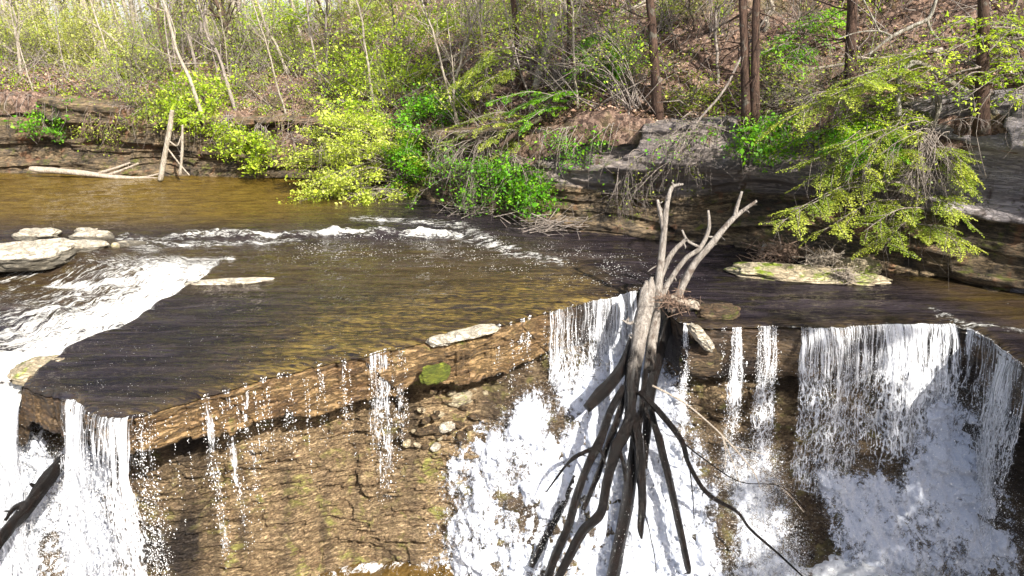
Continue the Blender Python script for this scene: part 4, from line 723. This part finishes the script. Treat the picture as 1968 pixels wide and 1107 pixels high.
def bough(label, lines, seed, dep, leaf=M_OLV, lw=.06, cat='tree', name='hemlock_bough', colr=(.25, 1.), bark=M_GBARK, hang=0, per=11, L=1.0, droop=.35, gap=.065, step=.05):
    rg = np.random.default_rng(seed); b = PY(*lines[0][:2], dep); o = thing(name, b, label, cat); mw, ml = MB(), MB()
    for (x0, y0, x1, y1) in lines:
        p0, e = PY(x0, y0, dep + rg.uniform(.2, .9)), PY(x1, y1, dep + rg.uniform(-1.0, .3)); md = (p0 + e) / 2 + np.array([0, 0, .12 * np.linalg.norm(e - p0)]); P = smooth_line(np.array([p0, md, e]), 12); mw.tube(P, np.linspace(.022, .006, 12), 5)
        if np.linalg.norm(p0 - b) > .05: mw.tube(smooth_line(np.array([b, (b + p0) / 2 + (0, .05, .06), p0 + .02 * unit(p0 - b)]), 6), np.linspace(.026, .02, 6), 5)
        for j in range(per):
            f = (j + rg.random()) / per * 9 + 2; k = min(int(f), 10); q = P[k]; ax = unit(P[k + 1] - P[k]); sdv = unit(np.cross(ax, (0, 0, 1.))); hemspray(rg, mw, ml, q, unit(ax * rg.uniform(.2, 1) + sdv * rg.choice([-1, 1]) * rg.uniform(.3, 1) + np.array([0, 0, rg.uniform(-.15, .1)])), L * rg.uniform(.5, 1.15), droop, lw, gap, colr, step)
        for j in range(hang):
            q = P[rg.integers(3, 12)]; l = rg.uniform(.4, 1.2); mw.tube(np.array([q, q + rg.normal(0, .12, 3) + (0, 0, -l * .5), q + rg.normal(0, .2, 3) + (0, 0, -l)]), [.006, .005, .003], 3)
    mw.build('branch', bark, o); ml.build('foliage', leaf, o); return o

# bright shrub over the water and its neighbours
shrub(682, 322, 112, 100, 17000, M_BRIGHT, .075, 'large bright yellow-green shrub leaning out over the river', 301, 27.6, (800, 350), clumps=84, sig=.17)
shrub(612, 396, 62, 26, 3200, M_BRIGHT, .08, 'low yellow-green branch dipping to the water under the large bright shrub', 302, 27.0, (740, 372), clumps=18, sig=.13)
shrub(700, 400, 46, 24, 2400, M_BRIGHT, .08, 'yellow-green spray with bare grey ends touching the water', 303, 26.6, (770, 372), clumps=14, sig=.13)
shrub(795, 305, 40, 62, 4200, M_GRN, .085, 'deep green leafy shrub right of the bright one', 304, 27.6, (815, 360), clumps=24, sig=.18)
shrub(497, 295, 40, 34, 1700, M_YEL, .10, 'small yellow shrub hanging from the cliff left of the large bright one', 305, 30.0, (500, 245), clumps=14, sig=.16)
shrub(745, 120, 92, 105, 9000, M_YEL, .085, 'tall airy yellow-green thicket on the slope above the bright shrub', 306, None, (745, 230), clumps=60, sig=.26, stems=9)
shrub(690, 40, 70, 60, 4200, M_HAZEL, .09, 'pale leafing thicket at the top of the slope left of centre', 307, None, (700, 110), clumps=34, sig=.28)
shrub(840, 40, 60, 50, 3600, M_YEL, .09, 'yellow-green bush at the top edge above the tall thicket', 308, None, (840, 100), clumps=26, sig=.25)
shrub(690, 225, 60, 40, 3000, M_YEL, .08, 'low yellow bush between the tall thicket and the bright shrub', 309, None, (700, 262), clumps=24, sig=.2)
shrub(830, 215, 55, 42, 3600, M_GRN, .08, 'green bush right of the tall thicket on the bank', 310, None, (840, 255), clumps=24, sig=.2)
shrub(535, 30, 80, 20, 2600, M_YEL, .09, 'flat yellow-green spray above the brown mound at the top', 311, 38, (560, 60), clumps=18, sig=.25)
shrub(395, 165, 52, 20, 2000, M_YEL, .09, 'flat yellow spray halfway up the left slope', 312, 32.5, (400, 200), clumps=18, sig=.2)
shrub(370, 215, 62, 30, 2800, M_YEL, .085, 'yellow bush hanging behind the leaning grey dead trunk', 313, 31.6, (400, 240), clumps=24, sig=.2)
shrub(300, 195, 60, 34, 2600, M_OLV, .08, 'olive bush on top of the cliff at left', 314, 32.2, (300, 230), clumps=22, sig=.24)
shrub(95, 232, 40, 24, 1300, M_GRN, .09, 'green tuft on the rock wall at far left', 315, 32.2, (95, 250), clumps=12, sig=.16)
shrub(140, 205, 40, 12, 800, M_GRN, .09, 'green fringe on the upper rim of the far left rock wall', 316, 32.6, (140, 215), clumps=10, sig=.14)
shrub(120, 75, 90, 62, 11000, M_HAZEL, .075, 'hazy pale-green thicket at the top left', 317, 39, (125, 150), clumps=46, sig=.5)
shrub(25, 80, 45, 60, 4600, M_HAZEL, .075, 'pale-green thicket cut by the left edge of the photo', 318, 39, (25, 150), clumps=24, sig=.45)
shrub(440, 262, 40, 30, 1700, M_YEL, .075, 'yellow-green tuft over the dark cliff right of the leaning dead trunk', 351, 30.6, (440, 225), clumps=20, sig=.16)
shrub(200, 255, 50, 24, 700, M_YEL, .06, 'straggling brown bush with few leaves on the far left cliff', 352, 31.6, (200, 225), clumps=30, sig=.16, bark=M_TWIG, twl=.8, tw=4)
shrub(255, 120, 60, 30, 1600, M_HAZEL, .09, 'light leafy bush at the foot of the bare skyline wood', 353, 36, (255, 150), clumps=24, sig=.3)
shrub(560, 110, 60, 40, 1500, M_YEL, .075, 'scattered yellow sprays on the brown mound', 354, None, (560, 150), clumps=30, sig=.25)
shrub(930, 60, 70, 60, 2600, M_YEL, .075, 'airy yellow-green sapling clump left of the dark drooping hemlock', 355, None, (930, 120), clumps=34, sig=.26)
shrub(905, 190, 60, 40, 2200, M_YEL, .07, 'yellow-green sprays above the bank in the middle', 356, None, (900, 225), clumps=26, sig=.2)
shrub(1190, 120, 50, 60, 1800, M_GRN, .075, 'green understorey left of the tall straight hemlock', 357, None, (1190, 180), clumps=26, sig=.22)
shrub(1330, 190, 60, 30, 1500, M_OLV, .065, 'olive ground bush between the tall hemlock and the pair', 358, None, (1330, 215), clumps=26, sig=.2)
shrub(1120, 285, 70, 30, 1900, M_GRN, .07, 'green fringe along the rim above the cliff left of the antlers', 359, 23.6, (1120, 255), clumps=28, sig=.18)
shrub(640, 150, 60, 70, 3000, M_YEL, .075, 'bright yellow sapling clump at the left of the tall thicket', 360, None, (650, 210), clumps=36, sig=.25)
for k in range(10): shrub(30 + 46 * k + 7 * (k % 3), 52, 46, 44, 2800, M_HAZEL, .08, 'pale leafing thicket standing among the bare skyline trees', 370 + k, 44 + 6 * (k % 3), None, clumps=22, sig=.5, group='thickets on the skyline')
# centre: hemlock greens and bare twigs over the bank
bough('soft green hemlock bough hanging in the middle of the slope', [(1165, 60, 1110, 100), (1170, 75, 1200, 130), (1165, 90, 1105, 145), (1170, 110, 1190, 165), (1165, 60, 1190, 100)], 321, 24.5, M_GRN, .065, L=.62, per=18, droop=.12, gap=.055)
bough('wide green hemlock bough across the bank below the slim hemlock', [(1130, 180, 1040, 195), (1130, 190, 980, 215), (1110, 200, 930, 200), (1090, 205, 1010, 235), (1130, 200, 1170, 225)], 322, 24.5, M_GRN, .065, L=.62, per=18, droop=.12, gap=.055)
bough('dull olive hemlock bough over the cliff left of the blue-grey block', [(1040, 230, 880, 240), (1030, 240, 860, 275), (1040, 250, 930, 275), (1040, 240, 1120, 262), (1020, 260, 960, 300)], 323, 24.8, M_OLV, .06, L=.7, per=16, droop=.15)
bough('dark olive hemlock branches beside the dark drooping hemlock', [(985, 90, 900, 140), (985, 110, 870, 165), (990, 130, 940, 170), (1120, 170, 1210, 205), (1130, 180, 1180, 215), (985, 140, 905, 185)], 324, 26, M_OLV, .065, L=.7, per=16, droop=.15)
shrub(975, 345, 62, 44, 3000, M_GRN, .08, 'fresh green bush low on the bank left of the blue-grey cliff block', 325, 24.2, (985, 300), clumps=24, sig=.18)
shrub(1030, 370, 36, 30, 1300, M_GRN, .08, 'small green clump hanging just above the brush pile', 326, 23.6, (1010, 330), clumps=12, sig=.16)
shrub(900, 350, 70, 62, 1500, M_GRN, .06, 'grey twiggy bush with scattered leaves drooping to the water in the middle', 327, 24.6, (930, 270), clumps=26, sig=.2, twl=.9, tw=5)
shrub(860, 300, 40, 50, 700, M_OLV, .06, 'thin twiggy bush right of the deep green shrub', 328, 26, (850, 350), clumps=36, sig=.2, twl=.8, tw=4)
shrub(1310, 300, 42, 60, 260, M_OLV, .05, 'arching bare grey twigs behind the antlers of the dead tree', 329, 21.8, (1350, 240), clumps=34, sig=.16, twl=.9, tw=4)
shrub(1210, 385, 40, 46, 160, M_OLV, .05, 'bare twigs hanging against the shaded cliff left of the antlers', 330, 22.4, (1200, 310), clumps=24, sig=.15, twl=.9, tw=4)
# right side
bough('broad yellow-green hemlock bough drooping in tiers in front of the right cliff', [(1770, 262, 1620, 285), (1780, 268, 1560, 310), (1790, 280, 1850, 312), (1780, 290, 1545, 352), (1790, 315, 1640, 348), (1800, 322, 1600, 380), (1800, 305, 1855, 338),
    (1760, 362, 1520, 408), (1740, 370, 1492, 432), (1760, 385, 1580, 445), (1770, 375, 1840, 408), (1780, 400, 1660, 445), (1760, 420, 1700, 470), (1760, 430, 1840, 468), (1740, 290, 1660, 325)], 331, 17.9, M_OLV, .06, colr=(.35, 1.), hang=8, per=13, L=.9, droop=.2)
bough('upper tiers of the hemlock bough reaching left above the vivid green bush', [(1800, 180, 1560, 200), (1790, 200, 1500, 232), (1800, 220, 1600, 252), (1780, 165, 1640, 150), (1800, 150, 1690, 112), (1760, 190, 1620, 175), (1800, 235, 1690, 262)], 344, 18.4, M_OLV, .065, colr=(.4, 1.), hang=4, per=13, L=.9, droop=.2)
bough('small green hemlock sprig above the broad tiered bough', [(1720, 255, 1620, 275), (1720, 260, 1680, 295), (1700, 250, 1590, 250)], 343, 18.6, M_GRN, .07, per=10)
shrub(1470, 265, 62, 28, 2600, M_GRN, .075, 'vivid green bush on the rim of the right cliff', 332, 20.6, (1480, 240), clumps=22, sig=.15)
shrub(1560, 170, 80, 50, 1300, M_OLV, .06, 'grey tangled thicket with small olive leaves right of the hemlock pair', 336, 21.2, (1600, 220), clumps=56, sig=.22, twl=.9, tw=5)
shrub(1770, 330, 60, 60, 200, M_OLV, .05, 'hanging bare grey rootlets in front of the smooth purple-grey block', 341, 17.9, (1780, 250), clumps=40, sig=.14, twl=.9, tw=4)
LB_ = dict(leaf=M_BEECH, name='leafy_bough', gap=.15, step=.12, droop=.25)
bough('yellow-green spray hanging over the dark overhang at right', [(1560, 255, 1510, 285), (1570, 262, 1600, 290), (1540, 258, 1560, 295), (1590, 262, 1640, 285)], 333, 20.0, lw=.085, L=.8, **LB_)
LG_ = dict(LB_, leaf=M_GRN)
bough('bright green flat spray beside the hemlock pair at the top', [(1625, 45, 1540, 50), (1610, 55, 1510, 70), (1620, 40, 1570, 25), (1600, 65, 1560, 80)], 334, 23.0, lw=.1, L=1., **LG_)
bough('green low spray on the slope right of the hemlock pair', [(1560, 95, 1470, 100), (1550, 102, 1500, 118), (1540, 90, 1530, 112)], 335, 22.0, lw=.1, L=.9, **LG_)
bough('light green leafy sprays under the arching white stem', [(1740, 200, 1640, 195), (1735, 210, 1660, 228), (1730, 195, 1610, 220), (1760, 215, 1720, 245), (1700, 225, 1600, 245)], 337, 18.6, lw=.08, L=.75, **LB_)
bough('sunlit beech bough with separate leaves at the upper right', [(1985, 70, 1850, 75), (1980, 90, 1800, 110), (1970, 100, 1880, 50), (1980, 60, 1900, 100), (1900, 95, 1760, 85), (1880, 70, 1840, 45), (1960, 80, 1930, 40)], 338, 17.8, lw=.095, L=.7, per=8, **LB_)
bough('beech spray cut by the right edge below the sunlit bough', [(1990, 135, 1880, 150), (1985, 150, 1860, 185), (1980, 160, 1920, 205), (1990, 130, 1930, 120)], 339, 17.6, lw=.095, L=.7, per=7, **LB_)
bough('thin beech twigs with few leaves over the arching white stem', [(1880, 130, 1760, 150), (1860, 120, 1700, 130), (1840, 150, 1690, 165), (1800, 160, 1720, 185), (1900, 140, 1820, 180)], 340, 17.9, lw=.085, L=.7, per=6, **LB_)
def drooper(label, pts, dep, n, L, seed, mat=M_GBARK, leaf=None, nl=0, side=0., name='bare_bush'):
    """bare stems arching out from the rim of the cliff and hanging towards the water"""
    rg = np.random.default_rng(seed); o = thing(name, PY(*pts[0], dep), label, 'bush'); mb = MB(); tips = []
    for i in range(n):
        b = PY(*pts[rg.integers(0, len(pts))], dep + rg.uniform(-.3, .5)) + rg.normal(0, .15, 3); out = []
        grow(rg, out, tips, b, np.array([side + rg.normal(0, .5), -.7, rg.uniform(.1, .9)]), L * rg.uniform(.5, 1.2), .016, 2, -.20, .13, (3, 6), (.3, .8), .5, .3)
        for P, r_ in out: mb.tube(P, np.maximum(r_, .0035), 4)
    mb.build('stem', mat, o)
    if nl: ml = MB(); leafcloud(ml, rg, np.array([q[0] for q in tips]), nl, .06, .08); ml.build('foliage', leaf, o)
drooper('arching grey stems drooping over the cliff just left of the vivid green bush', [(1330, 255), (1360, 250), (1390, 262)], 21.3, 6, 2.2, 901, leaf=M_GRN, nl=260, side=-.4)
drooper('bare grey branches hanging over the shaded cliff behind the antlers', [(1230, 290), (1270, 300), (1300, 310)], 22.0, 5, 1.8, 902, side=-.3, leaf=M_OLV, nl=120)
drooper('tangle of thin drooping stems over the bank between the green bushes', [(880, 300), (920, 290), (960, 310), (900, 330)], 25.0, 9, 1.8, 903, leaf=M_GRN, nl=700)
drooper('pale bare stems hanging in front of the tiered hemlock bough', [(1740, 250), (1780, 245), (1810, 255)], 17.7, 7, 2.0, 904, side=-.1)
drooper('grey twiggy crown of dead branches left of the crooked limb', [(1600, 190), (1640, 160), (1560, 210)], 20.4, 9, 2.2, 905, side=-.6, leaf=M_BEECH, nl=260)
drooper('brown bare twigs above the left cliff beside the small yellow shrub', [(540, 215), (580, 205), (610, 230)], 29.6, 10, 2.0, 906, mat=M_TWIG, leaf=M_YEL, nl=120)
drooper('bare stems overhanging the dark rock left of the large bright shrub', [(560, 260), (600, 262), (640, 255)], 28.8, 8, 1.8, 907)
def limb(label, lines, dep, mat, seed, name='leaning_tree', cat='tree'): return pieces(name, label, cat, mat, lines, dep, 9, .12, seed)
limb('arching white lichen-covered stem bending over the right cliff', [[(1727, 222, 13), (1726, 175, 13), (1731, 140, 14), (1748, 124, 15), (1765, 121, 12), (1790, 132, 11), (1830, 160, 13), (1870, 182, 14), (1895, 200, 14), (1914, 219, 12)]], lambda y: 18.2, M_LICHEN, 401)
limb('short bent stump with pale foot below the arching white stem', [[(1793, 245, 9), (1803, 215, 11), (1806, 190, 9), (1800, 165, 6)], [(1850, 215, 10), (1842, 190, 10), (1825, 172, 8)]], lambda y: 18.5, M_LICHEN, 402)
limb('crooked grey limb crossing the top right corner', [[(1670, 105, 5), (1715, 70, 7), (1760, 48, 9), (1785, 35, 8), (1795, 12, 7), (1805, -20, 6)], [(1782, 38, 7), (1790, 60, 6), (1806, 78, 5)], [(1715, 70, 5), (1690, 60, 4), (1650, 62, 3), (1610, 75, 2.5)], [(1690, 60, 4), (1670, 20, 4), (1655, -10, 3)]], lambda y: 18.3, M_LICHEN, 403)
limb('long thin grey stem slanting from the cliff rim toward the hemlock pair', [[(1300, 300, 5), (1340, 235, 6), (1390, 175, 6), (1430, 100, 5), (1480, 20, 4)]], lambda y: 21.3, M_GBARK, 404)
# left: dead trunks at the water, leaning slope trees
limb('leaning grey dead trunk standing in the water at the left bank', [[(308, 346, 12), (318, 290, 12), (326, 250, 12), (331, 212, 9)], [(322, 285, 4), (345, 315, 4), (364, 337, 4)], [(324, 270, 4), (340, 280, 4), (348, 262, 3)]], lambda y: 30.2, M_PBARK, 405)
limb('thinner pale dead stem right of the leaning trunk in the water', [[(346, 336, 6), (350, 290, 7), (351, 240, 5)]], lambda y: 30.2, M_PBARK, 406)
SAP = [(395, 240, 322, 40, 7, 'leaning grey tree starting above the yellow bush on the left slope'), (452, 212, 405, 70, 7, 'leaning brown tree right of the flat yellow spray'), (470, 128, 428, 25, 9, 'dark tree forked near the crest of the left slope'), (556, 142, 514, 45, 6, 'thin pale tree on the bare brown mound'),
       (626, 150, 628, 20, 5, 'slender upright pale tree left of the tall thicket'), (662, 100, 612, -10, 6, 'pale leaning tree at the crest above the tall thicket'), (40, 142, 28, 60, 6, 'light grey tree at the far left of the rock wall'), (378, 140, 345, 10, 6, 'tall grey tree halfway up the left slope'), (440, 140, 400, 0, 7, 'brown-trunked tree leaning left beside the dark forked tree'),
       (720, 215, 690, 20, 5, 'thin stem rising through the tall airy thicket'), (775, 150, 755, 0, 5, 'thin white stem at the right of the tall thicket'), (330, 150, 300, 20, 5, 'slim grey tree behind the fallen pale stem'), (870, 200, 905, 90, 6, 'bent pale sapling left of the drooping hemlock'), (1380, 165, 1385, 20, 6, 'slender pale tree left of the hemlock pair on the sunlit leaves'), (1335, 60, 1333, 0, 5, 'small pale stem high on the sunlit leaf slope'), (1470, 60, 1472, 0, 8, 'grey tree just right of the hemlock pair at the top edge')]
for i, a in enumerate(SAP): sapling(*a, seed=500 + i, leaf=M_HAZEL if i % 3 else None, nl=260, size=.08, mat=(M_PBARK, M_GBARK, M_BARK)[i % 3], extra=.9)
rg0 = np.random.default_rng(77)
for i in range(120):                                # the bare wood on the skyline
    px = rg0.uniform(-30, 470) if i < 90 else rg0.uniform(430, 900); d = rg0.uniform(38, 78) if i < 90 else rg0.uniform(44, 56)
    q = PY(px, 60, d); z = float(hillz([q[0]], [d])[0]); b = np.array([q[0], d, z]); lean = rg0.normal(0, .6)
    tx, ty = proj(b + np.array([lean - .5, 0, 5.])); w = rg0.uniform(3.5, 10)
    sapling(px, 0, tx, ty, w, 'slender bare tree in the open wood along the left skyline', 600 + i, leaf=M_HAZEL if i % 2 == 0 else None, nl=800, size=.085, mat=(M_PBARK, M_GBARK, M_PBARK)[i % 3], extra=1.2, b=b, group='bare trees in the wood on the skyline', name='bare_tree', nb=(3, 5), L=2.6)

# ------------------------------------------------------------------ litter, sticks, low green on the slope
rg = np.random.default_rng(11)
def slope_pts(n, s0=150, s1=860, dmax=26, pw=1.5):
    i = rg.integers(s0, s1, n); d = 1.1 + dmax * rg.random(n) ** pw; x = BK[i, 0] + BN[i, 0] * d + rg.normal(0, .1, n); y = BK[i, 1] + BN[i, 1] * d; z = prof(BK[i, 0], d) + hbump(x, y) + .05 * fbm(st(x * 5, y * 5, 0 * x), 3, 44)
    return st(x, y, z)
P = slope_pts(150000); P = P[vn(P * np.array([.5, .5, .5]), 5) + .3 * rg.normal(0, 1, len(P)) > -.35]; n = len(P); mb = MB(); sz = .11 * rg.lognormal(0, .3, n)
mb.leaves(P + (0, 0, .03), rg.normal(0, 1, (n, 3)) * (1, 1, .4), rg.normal(0, .5, (n, 3)) + (0, 0, 1.), sz, sz * .6, np.clip(rg.normal(.5, .25, n) + .2 * vn(P * .8, 9), 0, 1))
mb.build('leaf_litter', M_DEAD)['kind'] = 'stuff'
mb = MB(); P = slope_pts(9000, dmax=22)
for p_ in P:
    a = rg.uniform(0, 6.28); l = rg.uniform(.3, 2.0); d = np.array([math.cos(a), math.sin(a) * .7, rg.normal(.35, .45)]); b = rg.normal(0, .12, 3) * l
    mb.tube(np.array([p_, p_ + d * l * .5 + b, p_ + d * l + (0, 0, .1)]), np.array([1, .8, .4]) * rg.uniform(.006, .022), 4, 0, 0, rg.random())
mb.build('brushwood', M_GBARK)['kind'] = 'stuff'
P = slope_pts(4200, dmax=16); P = P[vn(P * .45 + 3.3, 15) > -.05]; K = np.repeat(P, 16, 0); n = len(K); mb = MB(); K = K + rg.normal(0, 1, (n, 3)) * (.16, .16, .10) + (0, 0, .14); sz = .075 * rg.lognormal(0, .3, n)
mb.leaves(K, rg.normal(0, 1, (n, 3)), rg.normal(0, .6, (n, 3)) + (0, 0, .7), sz, sz * .6, rg.random(n)); mb.build('undergrowth', M_BEECH)['kind'] = 'stuff'
i = rg.integers(200, 860, 420); mb = MB()          # roots and twigs over the rim of the cliff
for k in i:
    h = hc_(BK[k, 0]); d = rg.uniform(.5, 1.1); p_ = np.array([*(BK[k] + BN[k] * d), h + .1]); o2 = np.array([*(-BN[k]), 0]); l = rg.uniform(.4, 1.8)
    mb.tube(smooth_line(np.array([p_, p_ + o2 * .4 + (0, 0, .08), p_ + o2 * .75 + rg.normal(0, .15, 3) + (0, 0, -l * .5), p_ + o2 * .9 + rg.normal(0, .25, 3) + (0, 0, -l)]), 8), np.linspace(1, .4, 8) * rg.uniform(.006, .016), 4, 0, 0, rg.random())
mb.build('hanging_roots', M_GBARK)['kind'] = 'stuff'
for k in range(34):
    i_ = rg.integers(330, 860); d_ = 1.5 + 15 * rg.random(); b_ = np.array([*(BK[i_] + BN[i_] * d_), 0]); a_ = rg.uniform(-1.2, 1.2) + (3.14 if rg.random() < .5 else 0); l_ = rg.uniform(2, 5); t_ = b_ + np.array([math.cos(a_), math.sin(a_) * .8, 0]) * l_
    for q_ in (b_, t_): q_[2] = float(hillz([q_[0]], [q_[1]])[0]) + .12
    t_[2] += rg.uniform(0, .9); mb = MB(); r_ = rg.uniform(.03, .075); mb.tube(trunk_line(b_, t_, rg, 12, .05), np.linspace(r_, r_ * .5, 12), 7, .1, k)
    for m_ in range(rg.integers(1, 4)): q_ = b_ + (t_ - b_) * rg.uniform(.3, .9); dd2 = unit(t_ - b_ + rg.normal(0, 1.2, 3)) * rg.uniform(.5, 1.3); mb.tube(np.array([q_, q_ + dd2 * .5, q_ + dd2]), [r_ * .5, r_ * .35, r_ * .15], 5)
    tag(mb.build('deadwood_log', M_PBARK if k % 3 else M_GBARK), 'fallen bare stem lying among the brush on the far slope', 'log', 'fallen stems on the far slope')
def copy_tree(o, parent=None):
    c = o.copy(); COL.objects.link(c)
    if parent: mpi = o.matrix_parent_inverse.copy(); c.parent = parent; c.matrix_parent_inverse = mpi
    for ch in list(o.children): copy_tree(ch, c)
    return c
def place(o, P, rz, sc_): o.location = P; o.rotation_euler = (0, 0, rz); o.scale = (sc_,) * 3
BR = [('thin leafing bush with yellow buds among the brush on the slope', M_YEL, 1000, 'leafing brush on the slope'), ('bare grey bush of thin twigs among the brush on the slope', M_OLV, 60, 'bare brush on the slope'), ('thin bush with light green half-open leaves among the brush on the slope', M_BEECH, 750, 'pale leafing brush on the slope')]
for k, (lab, lf, nl, gp) in enumerate(BR):
    Ps = slope_pts((74, 60, 56)[k], 200, 860, 20, 1.0); pr = None
    for j, p_ in enumerate(Ps):
        if j == 0: pr = shrub(0, 0, 95, 62, nl, lf, (.062, .055, .058)[k], lab, 700 + k, dep=20, base=(0, 95), clumps=26, sig=.22, twl=.9, tw=4, name='bush', group=gp, cat='bush'); o = pr
        else: o = copy_tree(pr)
        place(o, p_ - (0, 0, .1), rg.uniform(0, 6.28), rg.uniform(.55, 1.25))
SG = [('slender bare pale sapling standing among the brush on the slope', M_PBARK, None, 'bare saplings on the slope'), ('slender grey sapling with a few opening leaves on the slope', M_GBARK, M_YEL, 'leafing saplings on the slope')]
for k, (lab, bk_, lf, gp) in enumerate(SG):
    for j, p_ in enumerate(slope_pts((90, 36)[k], 260, 860, 18, 1.0)):
        if j == 0:
            b0 = np.array([0, 24., 2.]); tx, ty = proj(b0 + np.array([-.5, 0, 3.4])); pr = o = sapling(0, 0, tx, ty, 4.6, lab, 950 + k, leaf=lf, nl=500, size=.06, mat=bk_, b=b0, extra=.7, group=gp, L=1.5)
        else: o = copy_tree(pr)
        place(o, p_ - (0, 0, .15), rg.uniform(-.9, .9), rg.uniform(.7, 1.35)); o.rotation_euler[1] = rg.normal(0, .16)
# hemlock added out of view on the right to shade the lower falls
def shade_hemlock(x, y, z, H, z0, rad, label, seed, n=46):
    rg = np.random.default_rng(seed); b = np.array([x, y, z]); o = thing('hemlock_tree', b, label, 'tree'); mb, ml, mw = MB(), MB(), MB(); T = trunk_line(b - (0, 0, .5), b + (.2, -.2, H), rg, 16, .03); mb.tube(T, np.linspace(.2, .05, 16), 10, .1, seed); mb.build('trunk', M_HBARK, o)
    for i in range(n):
        f = rg.uniform(z0 / H, 1.); q = T[min(int(f * 15), 15)]; a = rg.uniform(0, 6.28); L = (1.1 - f) / (1.1 - z0 / H) * rad + .4; dr = unit(np.array([math.cos(a), math.sin(a), rg.uniform(-.15, .1)])); mw.tube(np.array([q, q + dr * L * .5, q + dr * L + (0, 0, -.3)]), [.03, .018, .006], 4)
        for j in range(5): hemspray(rg, mw, ml, q + dr * L * (.12 + .2 * j), unit(dr + rg.normal(0, .5, 3) * np.array([1, 1, .2])), L * .5, .4, .15, .16)
    mw.build('branch', M_HBARK, o); ml.build('crown', M_OLV, o)
shade_hemlock(16.6, 1.6, 2.5, 13, 2.0, 4.6, 'unseen hemlock added to shade the lower right falls', 801)
